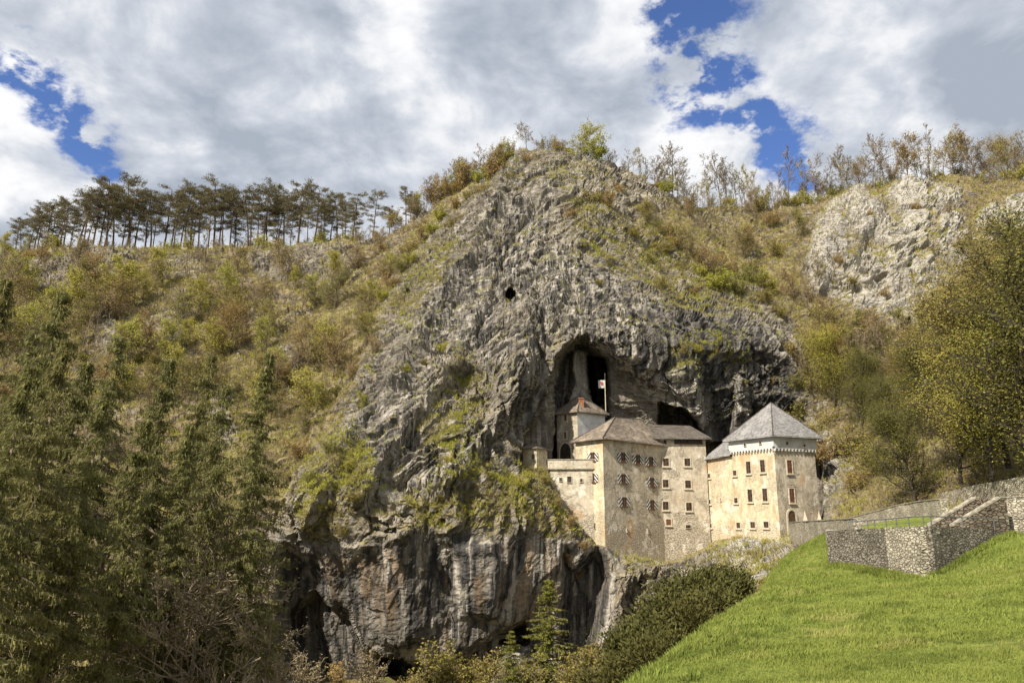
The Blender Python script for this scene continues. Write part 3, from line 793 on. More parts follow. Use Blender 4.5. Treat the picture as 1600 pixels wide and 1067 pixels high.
# ------------------------------------------------------------------ the meadow shelf in front, falling off into the valley
SHELF = [(2.5, 15, -3.3), (6.97, 25, -3.57), (13.7, 40, -4.0), (18.2, 50, -4.25), (22.6, 60, -4.5), (-4.2, 0, -2.6), (0, 0, -1.9), (9, 14, -3.0), (14.4, 22, -2.8), (22.5, 42, -4.1), (20.7, 50, -3.95),
         (26.8, 40, -1.9), (29.2, 46, -1.9), (35, 40, -0.6), (30, 20, -0.6), (15, 0, -0.8), (40, 60, -3.1), (33, 60, -3.1), (30, 78, -3.3), (40, 90, -3.5), (60, 60, 1), (62, 90, 2), (26, 66, -3.2), (34.6, 100, -7.6), (29, 85, -7.6), (25.5, 73, -6.6), (44, 104, -3.7), (60, 30, 2), (-10, -15, -3), (20, -15, 0)]
def shelf_z(x, y):
    z = tps([(a / 20, b / 20, c) for a, b, c in SHELF], x / 20, y / 20, 0.02)
    xe = np.where(y < 60, 2.5 + 0.447 * (y - 15), 22.6 + 0.30 * (y - 60))
    d = np.maximum(xe - x + 0.6, 0)
    drop = np.where(d < 3.4, d * d / 8.0, 1.445 + (d - 3.4) * 0.85)
    n = fbm(np.stack([x * 0.11, y * 0.11, 0 * x], 1), 4) * 0.22 + fbm(np.stack([x * 0.5, y * 0.5, 0 * x + 5], 1), 3) * 0.06
    far = smooth(y, 60, 75) * smooth(xe + 3 - x, 0, 6)
    n = n + far * 0.8 * fbm(np.stack([x * 0.35, y * 0.35, 0 * x + 9], 1), 4, 0.6, True)
    z = z - drop
    floor = -24 + 1.5 * fbm(np.stack([x * 0.05, y * 0.05, 0 * x + 3], 1), 3)
    return np.maximum(z, floor) + n
gx = np.concatenate([np.arange(-110, -10, 2.0), np.arange(-10, 46, 0.35), np.arange(46, 90, 1.5)])
gy = np.concatenate([np.arange(-20, 2, 1.0), np.arange(2, 112, 0.5)])
GX, GY = np.meshgrid(gx, gy)
GZ = shelf_z(GX.ravel(), GY.ravel()).reshape(GX.shape)
ii = np.arange(GX.size).reshape(GX.shape)
gq = np.stack([ii[:-1, :-1], ii[:-1, 1:], ii[1:, 1:], ii[1:, :-1]], -1).reshape(-1, 4)
me = mesh_np('meadow', np.stack([GX, GY, GZ], -1).reshape(-1, 3), gq, [GROUND], None, True)
xe_ = np.where(GY < 60, 2.5 + 0.447 * (GY - 15), 22.6 + 0.30 * (GY - 60))
wild = np.maximum(smooth(xe_ - 5.0 - GX, 0, 5), smooth(GY, 80, 94))
a_ = me.attributes.new('wild', 'FLOAT', 'POINT'); a_.data.foreach_set('value', wild.ravel().astype(np.float32))
tag(link('meadow', me), kind='structure')
def meadow_z(x, y):
    return float(shelf_z(np.array([float(x)]), np.array([float(y)]))[0])
# grass blades, denser and finer close by
def blades(n, ymin, ymax, hgt, wid, seed, power=1.0):
    r = np.random.default_rng(seed)
    y = ymin + (ymax - ymin) * r.random(n) ** power
    xl = np.where(y < 60, 2.5 + 0.447 * (y - 15), 22.6 + 0.30 * (y - 60)) - 5.0 - .04 * y
    xr = np.where(y > 64, np.where(y < 60, 0, 22.6 + 0.30 * (y - 60)) + 4, y * 0.76 + 3)
    x = xl + (xr - xl) * r.random(n)
    clump = 0.55 + 0.9 * smooth(fbm(np.stack([x * 0.7, y * 0.7, 0 * x], 1), 3), -0.3, 0.45)
    z = shelf_z(x, y) - 0.02
    a = r.random(n) * 2 * math.pi
    h = hgt * (0.5 + r.random(n)) * clump
    w = wid * (0.7 + 0.6 * r.random(n))
    lx, ly = (r.normal(size=n) * 0.35 + 0.15) * h, r.normal(size=n) * 0.35 * h
    B = np.stack([x, y, z], 1)
    dv = np.stack([np.cos(a) * w, np.sin(a) * w, 0 * a], 1) / 2
    T = B + np.stack([lx, ly, h], 1)
    Mid = B + np.stack([lx * 0.3, ly * 0.3, h * 0.6], 1)
    V = np.stack([B - dv, B + dv, Mid + dv * 0.7, T, Mid - dv * 0.7], 1).reshape(-1, 3)
    b = np.arange(n)[:, None] * 5
    return V, np.concatenate([b + 0, b + 1, b + 2, b + 4], 1), np.concatenate([b + 4, b + 2, b + 3], 1)
Vs, Qs, Ts, off = [], [], [], 0
for args in ((150000, 9, 20, 0.085, 0.018, 1), (110000, 18, 34, 0.11, 0.03, 2), (130000, 32, 92, 0.15, 0.05, 3)):
    V, Q, T = blades(*args)
    Vs.append(V); Qs.append(Q + off); Ts.append(T + off); off += len(V)
rt = np.random.default_rng(9)                    # ranker tufts along the brow and the foot of the bastion
def rank(n, a, b, spreadx, hgt, seed):
    r = np.random.default_rng(seed); t = r.random(n); k = r.integers(0, 140, n); cx = r.random(140); t = np.clip(cx[k] + r.normal(size=n) * .006, 0, 1)
    cc = (r.normal(size=140) * spreadx)[k]
    x = a[0] + (b[0] - a[0]) * t + cc + r.normal(size=n) * .10; y = a[1] + (b[1] - a[1]) * t + r.normal(size=n) * .10
    h = hgt * (.4 + .9 * r.random(n)); z = shelf_z(x, y) - .02; an = r.random(n) * 6.283; w = .02
    B = np.stack([x, y, z], 1); dv = np.stack([np.cos(an) * w, np.sin(an) * w, 0 * an], 1)
    T = B + np.stack([r.normal(size=n) * .4 * h, r.normal(size=n) * .4 * h, h], 1); Mi = B + (T - B) * .55 + np.array([0, 0, .03])
    V = np.stack([B - dv, B + dv, Mi + dv * .7, T, Mi - dv * .7], 1).reshape(-1, 3); q = np.arange(n)[:, None] * 5
    return V, np.concatenate([q, q + 1, q + 2, q + 4], 1), np.concatenate([q + 4, q + 2, q + 3], 1)
for args in ((9000, (1.6, 15), (20.5, 58), 1.3, .20, 11), (5000, (21.2, 51.6), (22.0, 42.0), .22, .34, 12), (4500, (22.4, 41.4), (30.0, 45.6), .22, .34, 13)):
    V, Q, T = rank(*args)
    Vs.append(V); Qs.append(Q + off); Ts.append(T + off); off += len(V)
g = link('grass', mesh_np('grass', np.concatenate(Vs), [np.concatenate(Qs), np.concatenate(Ts)], [GRASS]))
tag(g, 'short bright green meadow grass on the sloping hillside', 'grass', kind='stuff')

# ------------------------------------------------------------------ masonry in front of the castle
def wall_strip(name, top, zb, th, mat, cope=True, parent=None, step=0.8, bump=0.05):
    """a rubble wall along a line of top points; its face is a fine grid with uneven stones"""
    top = [np.asarray(p, float) for p in top]
    pts = []
    for a, b in zip(top[:-1], top[1:]):
        n = max(1, int(np.linalg.norm(b - a) / step))
        pts += [a + (b - a) * i / n for i in range(n)]
    pts.append(top[-1]); pts = np.array(pts)
    dirv = np.gradient(pts[:, :2], axis=0); dirv /= np.linalg.norm(dirv, axis=1)[:, None]
    nv = np.stack([dirv[:, 1], -dirv[:, 0]], 1)
    K = 12
    zbv = np.broadcast_to(np.asarray(zb, float), (len(pts),)) if np.ndim(zb) == 0 else np.interp(np.linspace(0, 1, len(pts)), np.linspace(0, 1, len(zb)), zb)
    rows = []
    for side in (1, -1):
        rr = []
        for k in range(K + 1):
            t = k / K if side == 1 else 1 - k / K
            z = zbv + (pts[:, 2] - zbv) * t
            rr.append(np.stack([pts[:, 0] + side * nv[:, 0] * th / 2, pts[:, 1] + side * nv[:, 1] * th / 2, z], 1))
        rows += rr
    A = np.array(rows); sh = A.shape
    P = A.reshape(-1, 3)
    dsp = np.stack([fbm(P * 0.9, 3), fbm(P * 0.9 + 31, 3), fbm(P * 0.5 + 63, 3) * 0.8], 1) * bump
    A = (P + dsp).reshape(sh)
    n = sh[1]; ix = np.arange(sh[0] * n).reshape(sh[0], n)
    q = np.stack([ix[:-1, :-1], ix[:-1, 1:], ix[1:, 1:], ix[1:, :-1]], -1).reshape(-1, 4)
    mb_v = A.reshape(-1, 3)
    ends = []
    h = sh[0] // 2
    for c in (0, n - 1):
        for k in range(h - 1):
            ends.append([ix[k, c], ix[k + 1, c], ix[sh[0] - 2 - k, c], ix[sh[0] - 1 - k, c]])
    o = link(name, mesh_np(name, mb_v, np.concatenate([q, np.array(ends)]), [mat]), parent)
    if cope:
        m = MB(); L = len(pts)
        rc = np.random.default_rng(int(abs(top[0][0]) * 100))
        for i in range(L - 1):
            a, b = pts[i], pts[i + 1]; na, nb = nv[i], nv[i + 1]
            ha, hb = 0.07, 0.07; e = th / 2 + 0.06
            g_ = (b - a) * 0.012; j = rc.random() * 0.03
            a2, b2 = a + g_ + (0, 0, j), b - g_ + (0, 0, j)
            m.hexa([(a2[0] + na[0] * e, a2[1] + na[1] * e, a2[2] - 0.02), (b2[0] + nb[0] * e, b2[1] + nb[1] * e, b2[2] - 0.02), (b2[0] - nb[0] * e, b2[1] - nb[1] * e, b2[2] - 0.02), (a2[0] - na[0] * e, a2[1] - na[1] * e, a2[2] - 0.02),
                    (a2[0] + na[0] * e, a2[1] + na[1] * e, a2[2] + ha), (b2[0] + nb[0] * e, b2[1] + nb[1] * e, b2[2] + hb), (b2[0] - nb[0] * e, b2[1] - nb[1] * e, b2[2] + hb), (a2[0] - na[0] * e, a2[1] - na[1] * e, a2[2] + ha)])
        m.build('coping', COPING, o)
    return o
# bastion
B1, B2, B3, B4 = at(1298, 829, 52), at(1392, 824, 45.5), at(1444, 822, 42), at(1562, 828, 46)
def zb(px, py, Y): return at(px, py, Y)[2] - 0.6
ba = empty('stone_bastion', (B3[0] + 3, B3[1] + 4, -4.2))
tag(ba, 'angular dry stone bastion of grey and pale rubble rising from the green meadow', 'bastion')
def under(o, root):
    o.parent = root
    o.matrix_parent_inverse = Matrix.Translation(-Vector(root.location))
    return o
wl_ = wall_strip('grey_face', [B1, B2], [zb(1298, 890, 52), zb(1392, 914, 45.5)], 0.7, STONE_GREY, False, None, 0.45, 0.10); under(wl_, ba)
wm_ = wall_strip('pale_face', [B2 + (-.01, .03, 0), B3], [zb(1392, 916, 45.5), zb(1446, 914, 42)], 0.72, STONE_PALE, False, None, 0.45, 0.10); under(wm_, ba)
wr_ = wall_strip('shaded_face', [B3 + (.02, .02, .01), B4], [zb(1452, 914, 42), zb(1562, 835, 46)], 0.7, STONE_GREY, False, None, 0.45, 0.10); under(wr_, ba)  # against the pale face, its shade is put into greyer stone
wr_['label'] = 'face of the bastion turned away from the sun'; wm_['label'] = 'pale masonry face of the bastion'
m = MB(); b5 = at(1335, 812, 66)
m.prism([(B1[0], B1[1]), (B2[0], B2[1]), (B3[0], B3[1] + .1), (B4[0], B4[1]), (33, 60), (27, 66)], -3.2, -1.95)
under(m.build('terrace', GRAVEL), ba)
# railing on the bastion and along the terrace
rl = empty('metal_railing', (B3[0], B3[1], B3[2]))
tag(rl, 'thin grey metal railing with slim posts along the top of the stone bastion', 'railing')
line = [(1326, 815, 827, 50.0), (1355, 813, 826, 48.2), (1366, 812, 826, 47.5), (1384, 811, 826, 46.3), (1400, 809.5, 825, 45.2), (1419, 807.5, 824.5, 43.8), (1442, 806.5, 823, 42.4), (1454, 806.5, 821, 42.6), (1503, 808, 824, 44), (1552, 810, 826, 45.5), (1605, 811, 828, 47), (1660, 812, 829, 48)]
m = MB()
for (a, b) in zip(line[:-1], line[1:]):
    pa, pb = at(a[0], a[1], a[3]), at(b[0], b[1], b[3])
    m.tube(pa, pb, 0.035, n=6)
    qa, qb = at(a[0], (a[1] * 0.45 + a[2] * 0.55), a[3]), at(b[0], (b[1] * 0.45 + b[2] * 0.55), b[3])
    m.tube(qa, qb, 0.014, n=5)
under(m.build('handrail', METAL), rl)
for (px, y0, y1, Y) in line:
    m = MB(); p = at(px, y0, Y); q = at(px, y1, Y); q[0], q[1] = p[0], p[1]; q[2] -= 0.3
    m.tube(q, p, 0.03, n=6); m.tube(p - (0, 0, 0.02), p + (0, 0, 0.03), 0.045, n=6)
    under(m.build('post', METAL), rl)
# parapet wall from the castle gate down to the bastion
w = wall_strip('roadside_wall', [at(1236, 816, 103), at(1262, 814.5, 94), at(1298, 812.5, 82), at(1340, 810, 68)], [-7.5, -6.5, -6.0, -5.0], 0.65, STONE_PALE, True, None, 0.7, 0.12)
tag(w, 'pale rubble parapet wall running from the arched castle gate to the bastion', 'wall')
w = wall_strip('retaining_wall', [at(1322, 811, 98), at(1345, 806, 92), at(1372, 799, 87), at(1405, 790, 82), at(1440, 783.5, 77), at(1475, 780, 71)], -4.0, 0.7, STONE_PALE, True, None, 0.7, 0.12)
tag(w, 'pale rubble retaining wall climbing behind the road to the stone stairs', 'wall')
w = wall_strip('retaining_wall', [at(1558, 778.5, 58.2), at(1600, 776, 56.5), at(1690, 772, 55)], -3.5, 0.7, STONE_PALE, True, None, 0.7, 0.12)
tag(w, 'pale rubble retaining wall beyond the stairs, level with the meadow top', 'wall')
w = wall_strip('terrace_wall', [at(1468, 772, 86), at(1492, 766, 82), at(1530, 757, 78), at(1570, 750.5, 73), at(1610, 743.5, 69), at(1690, 732, 64)], -2.5, 0.7, STONE_PALE, False, None, 0.7, 0.16)
tag(w, 'uppermost rough terrace wall with green grass growing along its top', 'wall')
# stone stairs
stp = empty('stone_staircase', at(1493, 824, 56))
tag(stp, 'stone staircase with two sloping pale copings climbing to the upper terrace', 'staircase')
s0, s1 = at(1492, 822, 56), at(1562, 779, 56)
dx = np.array([s1[0] - s0[0], s1[1] - s0[1], 0]); Ls = np.linalg.norm(dx); dx /= Ls
back = np.array([-0.35, 0.94, 0.0])
rise = s1[2] - s0[2]
for k, off in enumerate((0.0, 1.9)):
    o = s0 + back * off; m = MB()
    zlo = -4.2
    fr = [o, o + dx * Ls]
    m.hexa([(o[0], o[1], zlo), tuple((o + dx * Ls)[:2]) + (zlo,), tuple((o + dx * Ls + back * .30)[:2]) + (zlo,), tuple((o + back * .30)[:2]) + (zlo,),
            (o[0], o[1], s0[2]), tuple((o + dx * Ls)[:2]) + (s1[2],), tuple((o + dx * Ls + back * .30)[:2]) + (s1[2],), tuple((o + back * .30)[:2]) + (s0[2],)])
    fw = under(m.build('flank_wall', STONE_BROWN), stp)
    m = MB(); e = back * 0.1
    e = back * 0.03; a, b = o - e - dx * 0.1, o + dx * Ls - e
    a2, b2 = o + back * .30 + e - dx * 0.1, o + dx * Ls + back * .30 + e
    A_ = lambda p, z: (p[0], p[1], z)
    m.hexa([A_(a, s0[2] + .005), A_(b, s1[2] + .005), A_(b2, s1[2] + .005), A_(a2, s0[2] + .005), A_(a, s0[2] + .16), A_(b, s1[2] + .16), A_(b2, s1[2] + .16), A_(a2, s0[2] + .16)])
    under(m.build('coping', COPING), stp)
ns = 14
for k in range(ns):
    o = s0 + back * 0.32 + dx * (Ls * k / ns)
    z0, z1 = s0[2] - 1.2, s0[2] - 0.45 + rise * (k + 1) / ns
    m = MB(); m.box((o[0], o[1], z0 - 1.5), dx * (Ls / ns - 0.004), back * 1.55, (0, 0, z1 - z0 + 1.5))
    under(m.build('step', STONE_BROWN), stp)
m = MB(); o = s0 + dx * Ls
m.box((o[0] + .02, o[1] + .02, -4.2), dx * 0.45, back * 2.6, (0, 0, s1[2] + 4.2 - .01))
under(m.build('end_pier', STONE_BROWN), stp)
# gravel road between the walls
m = MB(); rp = [((39.6, 105), (43, 107)), ((38.3, 96), (42, 98)), ((36.8, 84), (42, 88)), ((33.5, 70), (44, 76)), ((32, 62), (46, 62))]
for (a, b), (c, d) in zip(rp[:-1], rp[1:]):
    m.add([(a[0], a[1], -2.95), (b[0], b[1], -2.95), (d[0], d[1], -2.95), (c[0], c[1], -2.95)], [(0, 1, 2, 3)])
tag(m.build('road', GRAVEL), kind='structure')
# two little obelisks by the gate
for k, (px, y0, y1, lab) in enumerate(((1258.5, 797, 815, 'slim pale stone obelisk next to the arched castle gate'), (1280.5, 798, 814, 'slim pale stone obelisk at the outer corner of the big tower'))):
    p = at(px, y1, 104.3 + k * 2.0); t = at(px, y0, 104.3 + k * 2.0)
    H = t[2] - p[2] + 0.9; o = empty('stone_obelisk', (p[0], p[1], p[2] - 0.9)); tag(o, lab, 'obelisk', 'obelisks at the castle gate')
    m = MB(); w_ = 0.38
    m.box((-w_, -w_, 0), (2 * w_, 0, 0), (0, 2 * w_, 0), (0, 0, H * 0.32)); m.build('plinth', FRAME_STONE, o)
    m = MB(); b_ = 0.28
    m.add([(-b_, -b_, H * .32), (b_, -b_, H * .32), (b_, b_, H * .32), (-b_, b_, H * .32), (0, 0, H)], [(0, 1, 4), (1, 2, 4), (2, 3, 4), (3, 0, 4), (3, 2, 1, 0)])
    m.build('spire', FRAME_STONE, o)
# ------------------------------------------------------------------ the castle
CORG = Vector((22.0, 117.0, -5.0))
castle = empty('castle', CORG)
tag(castle, 'pale plastered medieval castle with shingled roofs built into the mouth of a cliff cave', 'castle')
def cpart(o, parent=None):
    if parent is None:
        return under(o, castle)
    o.parent = parent
    return o
def grid_face(vs, fs, ms, a, b, zb0, zb1, zt0, zt1, mi, step=0.55, amp=0.045):
    a = np.asarray(a, float); b = np.asarray(b, float)
    L = np.linalg.norm(b - a); H = max(zt0 - zb0, zt1 - zb1)
    nu, nv = max(1, int(L / step)), max(1, int(H / step))
    base = sum(len(v) for v in vs)
    u = np.linspace(0, 1, nu + 1)[:, None]; v = np.linspace(0, 1, nv + 1)[None]
    x = a[0] + (b[0] - a[0]) * u + 0 * v; y = a[1] + (b[1] - a[1]) * u + 0 * v
    z = (zb0 + (zb1 - zb0) * u) * (1 - v) + (zt0 + (zt1 - zt0) * u) * v
    P = np.stack([x, y, z], -1).reshape(-1, 3)
    P = P + np.stack([fbm(P * .45, 3), fbm(P * .45 + 20, 3), 0 * P[:, 0]], 1) * amp
    ix = base + np.arange((nu + 1) * (nv + 1)).reshape(nu + 1, nv + 1)
    vs.append(P)
    q = np.stack([ix[:-1, :-1], ix[1:, :-1], ix[1:, 1:], ix[:-1, 1:]], -1).reshape(-1, 4)
    fs.append(q); ms.append(np.full(len(q), mi))
def walls(name, foot, zb, zt, mats, mi=None, batter=None, amp=0.045):
    """foot: ground outline counter-clockwise seen from above; zt may differ per corner; batter moves the base corners outwards"""
    n = len(foot); vs, fs, ms = [], [], []
    zt = [zt] * n if np.ndim(zt) == 0 else zt
    mi = [0] * n if mi is None else mi
    for i in range(n):
        grid_face(vs, fs, ms, foot[i], foot[(i + 1) % n], zb, zb, zt[i], zt[(i + 1) % n], mi[i], amp=amp)
    base = sum(len(v) for v in vs)
    vs.append(np.array([(p[0], p[1], z) for p, z in zip(foot, zt)]))
    cap = [[base, base + k, base + k + 1] for k in range(1, n - 1)]
    me = mesh_np(name, np.concatenate(vs), [np.concatenate(fs), np.array(cap)], mats, np.concatenate(ms + [np.zeros(len(cap))]))
    return cpart(link(name, me))
class Face:
    """a wall plane: origin (left end seen from outside), direction to the right, outward normal"""
    def __init__(self, a, b):
        self.a = np.array([a[0], a[1], 0.0]); d = np.array([b[0] - a[0], b[1] - a[1], 0.0])
        self.L = np.linalg.norm(d); self.d = d / self.L
        self.n = np.array([self.d[1], -self.d[0], 0.0])
    def hit(self, px, py):
        r = ray(px, py); t = (self.a @ self.n) / (r @ self.n)
        p = r * t
        return (p - self.a) @ self.d, p[2]
    def p(self, u, z, out=0.0):
        return self.a + self.d * u + self.n * out + np.array([0, 0, z])
Zc = lambda px, py: (0.625 * px + 0) and (800 + px / 2.6673, 500 + py / 2.6673)      # reading of the close-up of the castle
def rect(m, F, u0, u1, z0, z1, o0, o1, mi=0):
    m.hexa([F.p(u0, z0, o1), F.p(u1, z0, o1), F.p(u1, z0, o0), F.p(u0, z0, o0), F.p(u0, z1, o1), F.p(u1, z1, o1), F.p(u1, z1, o0), F.p(u0, z1, o0)], mi)
def window(F, zx, zy, w, h, style='stone', lab=None):
    """w, h in metres; centre read on the photograph and carried onto the wall plane"""
    u, z = F.hit(*Zc(zx, zy))
    u0, u1, z0, z1 = u - w / 2, u + w / 2, z - h / 2, z + h / 2
    m = MB(); rect(m, F, u0, u1, z0, z1, -0.2, 0.045)
    pane = cpart(m.build('window', DARKWOOD if style == 'board' else GLASS))
    if lab: pane['label'] = lab
    f = 0.15 if style != 'slit' else 0.06
    m = MB(); e = 0.115
    rect(m, F, u0 - f, u1 + f, z0 - f, z0, -0.2, e + 0.05); rect(m, F, u0 - f, u1 + f, z1, z1 + f, -0.2, e)
    rect(m, F, u0 - f, u0, z0, z1, -0.2, e - .003); rect(m, F, u1, u1 + f, z0, z1, -0.2, e - .003)
    if style != 'slit':
        rect(m, F, u0 - f * 1.5, u1 + f * 1.5, z0 - f * 1.7, z0 - f, -0.1, e + 0.10)
        cpartf = m.build('frame', FRAME_STONE if style != 'shutter' else FRAME_WOOD); under2(cpartf, pane)
        m = MB(); b = 0.045; k = 0.085
        rect(m, F, u - b, u + b, z0, z1, 0, k); 
        nz = 3 if h > 1.4 else 2
        for q in range(1, nz): rect(m, F, u0, u1, z0 + h * q / nz - b * .8, z0 + h * q / nz + b * .8, 0, k - .004)
        under2(m.build('sash', FRAME_WOOD), pane)
    else:
        under2(m.build('frame', FRAME_STONE), pane)
    if style == 'shutter':
        sw = 0.72; H0, H1 = z0 - 0.20, z1 + 0.24; c = 0.36
        for s in (-1, 1):
            ua = u0 - 0.05 if s < 0 else u1 + 0.05; ub = ua + s * sw
            prof = [(ua, H0), (ub, H0 + c * .25), (ub, H1 - c), (ua, H1)]
            o0, o1 = 0.06, 0.12
            m = MB()
            vs = [F.p(a_, z_, o1) for a_, z_ in prof] + [F.p(a_, z_, o0) for a_, z_ in prof]
            m.add(vs, [(0, 1, 2, 3) if s > 0 else (3, 2, 1, 0), (7, 6, 5, 4) if s > 0 else (4, 5, 6, 7)] + [(i, 4 + i, 4 + (i + 1) % 4, (i + 1) % 4) for i in range(4)])
            o = m.build('shutter', STRIPE)
            uv = o.data.uv_layers.new(name='stripe')
            for lo in o.data.loops:
                q = prof[lo.vertex_index % 4]
                uv.data[lo.index].uv = ((abs(q[0] - u) * 1.0 - (q[1] - z) * 0.0 + (q[1] - z) * 1.0) / 0.60 + 0.2, 0)
            under2(o, pane)
    return pane
def under2(o, parent):
    o.parent = parent          # the parent's mesh already lies in world space
    return o
V2 = lambda a, d, L: (a[0] + d[0] * L, a[1] + d[1] * L)

# -- the big square tower
tL, tR = (-.43, .903), (.903, .43)
T0 = (37.8, 108.0); T1 = V2(T0, tL, 8.7); T3 = V2(T0, tR, 8.0); T2 = V2(T1, tR, 8.0)
ZU = 8.15                                                     # underside of the white upper storey
walls('tower_wall', [T0, T3, T2, T1], -8.0, 8.3, [PL_YEL, PL_GREY_SHADE], [1, 1, 1, 0])
ov = 0.32
def grow(poly, e):
    c = np.mean(poly, 0); out = []
    for i in range(len(poly)):
        p, a, b = (np.array(poly[k % len(poly)], float) for k in (i, i - 1, i + 1))
        da = (p - a) / np.linalg.norm(p - a); db = (b - p) / np.linalg.norm(b - p)
        na, nb = np.array([da[1], -da[0]]), np.array([db[1], -db[0]])
        bis = (na + nb); bis /= (1 + na @ nb)
        out.append(tuple(p + bis * e))
    return out
UP = grow([T0, T3, T2, T1], ov)
walls('upper_storey', UP, ZU + .25, 10.0, [PL_WHITE], amp=0.02)
FL, FRt = Face(T1, T0), Face(T0, T3)
def corbel(F, L):
    m = MB(); n = int(L / 0.62)
    for k in range(n):
        uc = (k + 0.5) * L / n; r = L / n / 2
        # a little arch between corbels: pale block with a rounded underside
        seg = 6; top = ZU + .248
        pts = [(uc - r, top), (uc - r, ZU - .35)] + [(uc - r * 0.72 * math.cos(math.pi * i / seg), ZU - .30 + .33 * math.sin(math.pi * i / seg)) for i in range(seg + 1)] + [(uc + r, ZU - .35), (uc + r, top)]
        for i in range(len(pts) - 1):
            a, b = pts[i], pts[i + 1]
            if b[0] - a[0] < 1e-4: continue
            m.hexa([F.p(a[0], a[1], ov), F.p(b[0], b[1], ov), F.p(b[0], b[1], 0.03), F.p(a[0], a[1], 0.03), F.p(a[0], top, ov), F.p(b[0], top, ov), F.p(b[0], top, 0.03), F.p(a[0], top, 0.03)])
    return m
for F in (FL, FRt):
    cpart(corbel(F, F.L).build('corbel_frieze', PL_WHITE))
def hip(name, foot, ze, apexes, mat, e=0.55, thick=0.16, roll=0.0):
    """hipped roof over a 4-corner outline; apexes: one or two ridge points [(x,y,z), ...]"""
    P = grow(foot, e); n = len(P); m = MB()
    zs = [ze] * n if np.ndim(ze) == 0 else ze
    top = [(p[0], p[1], z) for p, z in zip(P, zs)]
    bot = [(p[0], p[1], z - thick) for p, z in zip(P, zs)]
    if len(apexes) == 1:
        fa = [(i, (i + 1) % n, 2 * n) for i in range(n)]
    else:
        fa = [(0, 1, 2 * n + 1, 2 * n), (1, 2, 2 * n + 1), (2, 3, 2 * n, 2 * n + 1), (3, 0, 2 * n)]
    m.add(top + bot + list(apexes), fa + [(n + i, n + (i + 1) % n, (i + 1) % n, i) for i in range(n)] + [tuple(range(n, 2 * n))[::-1]])
    return m
ap = np.mean([T0, T1, T2, T3], 0); ap = (ap[0] + 0.25, ap[1] - 0.2, 15.55)
ro = hip('tower_roof', [T0, T3, T2, T1], 9.95, [ap], SH_GREY, 0.95, 0.2).build('tower_roof', SH_GREY); cpart(ro)
m = MB()
EV = grow([T0, T3, T2, T1], 0.97)
for q in (EV[0], EV[1], EV[3]):
    m.tube((q[0], q[1], 9.98), ap, 0.09, 0.07, 5)
under2(m.build('hip_ridge', SH_DARK), ro)
for zx, zy, w, h in ((987, 614, .95, 1.75), (1046, 608, .95, 1.75), (994, 731, .95, 1.8), (1056, 728, .95, 1.8)): window(FL, zx, zy, w, h)
for zx, zy, w, h in ((945, 855, .8, .8), (1005, 853, .95, .85), (1061, 852, .95, .85)): window(FL, zx, zy, w, h)
for zx, zy, w, h in ((1156, 611, .95, 1.85), (1166, 731, .95, 1.95)): window(FRt, zx, zy, w, h, 'board', 'window closed with red-brown boards')
FLu, FRu = Face(UP[3], UP[0]), Face(UP[0], UP[1])
for F, zx, zy in ((FLu, 972, 520), (FLu, 1036, 511), (FRu, 1145, 513), (FRu, 1217, 524)): window(F, zx, zy, .42, .42, 'slit')
# gate
u, z = FRt.hit(*Zc(1167, 845))
m = MB(); seg = 10; gw, gz0, gz1 = 0.72, -4.4, -1.35
pts = [(u - gw, gz0), (u + gw, gz0), (u + gw, gz1)] + [(u + gw * math.cos(math.pi * i / seg), gz1 + gw * 1.05 * math.sin(math.pi * i / seg)) for i in range(1, seg)] + [(u - gw, gz1)]
m.add([FRt.p(a, b, .05) for a, b in pts] + [FRt.p(a, b, -.3) for a, b in pts], [tuple(range(len(pts))), tuple(range(len(pts), 2 * len(pts)))[::-1]])
gate = cpart(m.build('gate', WOOD)); gate['label'] = 'arched dark wooden gate'
m = MB()
arc = [(u + s_, zz) for s_, zz in [(gw, gz0), (gw, gz1)]] + [(u + gw * math.cos(math.pi * i / seg), gz1 + gw * 1.05 * math.sin(math.pi * i / seg)) for i in range(1, seg + 1)] + [(u - gw, gz0)]
for a, b in zip(arc[:-1], arc[1:]):
    def outp(q):
        dz = max(q[1] - gz1, 0); k = 1 + 0.28 / gw
        return (u + (q[0] - u) * k, q[1] if dz == 0 else gz1 + dz * k)
    a2, b2 = outp(a), outp(b)
    m.hexa([FRt.p(*a, .14), FRt.p(*a2, .14), FRt.p(*a2, -.1), FRt.p(*a, -.1), FRt.p(*b, .14), FRt.p(*b2, .14), FRt.p(*b2, -.1), FRt.p(*b, -.1)])
under2(m.build('arch', FRAME_STONE), gate)

# -- wing between the tower and the main block
D0 = V2(T0, tL, 8.72); D1 = V2(T0, tL, 14.6)
Din = V2(D1, tR, 6.0); Din0 = V2(D0, tR, 6.0)
FD = Face(D1, D0)
walls('wing_wall', [D1, D0, Din0, Din], -8.0, [7.3, 7.55, 7.6, 7.6], [PL_YEL], [0, 0, 0, 0])
for zx, zy, w, h in ((823, 649, .55, .65), (930, 637, .75, .75), (824, 757, .6, .65), (935, 751, .75, .75), (829, 856, .55, .6)): window(FD, zx, zy, w, h)
window(FD, 871, 748, .16, .5, 'slit')
m = MB(); e = 0.5
q0, q1 = FD.p(-0.7, 7.35, e), FD.p(FD.L + .05, 7.75, e)
q2, q3 = FD.p(FD.L + .05, 10.25, -2.4), FD.p(1.0, 10.1, -2.6)
q4, q5 = FD.p(FD.L + .05, 8.0, -6.5), FD.p(1.2, 7.9, -6.5); q6 = FD.p(-1.2, 7.4, -3.0)
th_ = np.array([0, 0, -.16])
m.add([q0, q1, q2, q3, q4, q5, q6] + [p + th_ for p in (q0, q1, q2, q3, q4, q5, q6)], [(0, 1, 2, 3), (3, 2, 4, 5), (0, 3, 6), (6, 3, 5), (7, 8, 1, 0), (7, 10, 9, 8), (13, 7, 0, 6), (12, 13, 6, 5)])
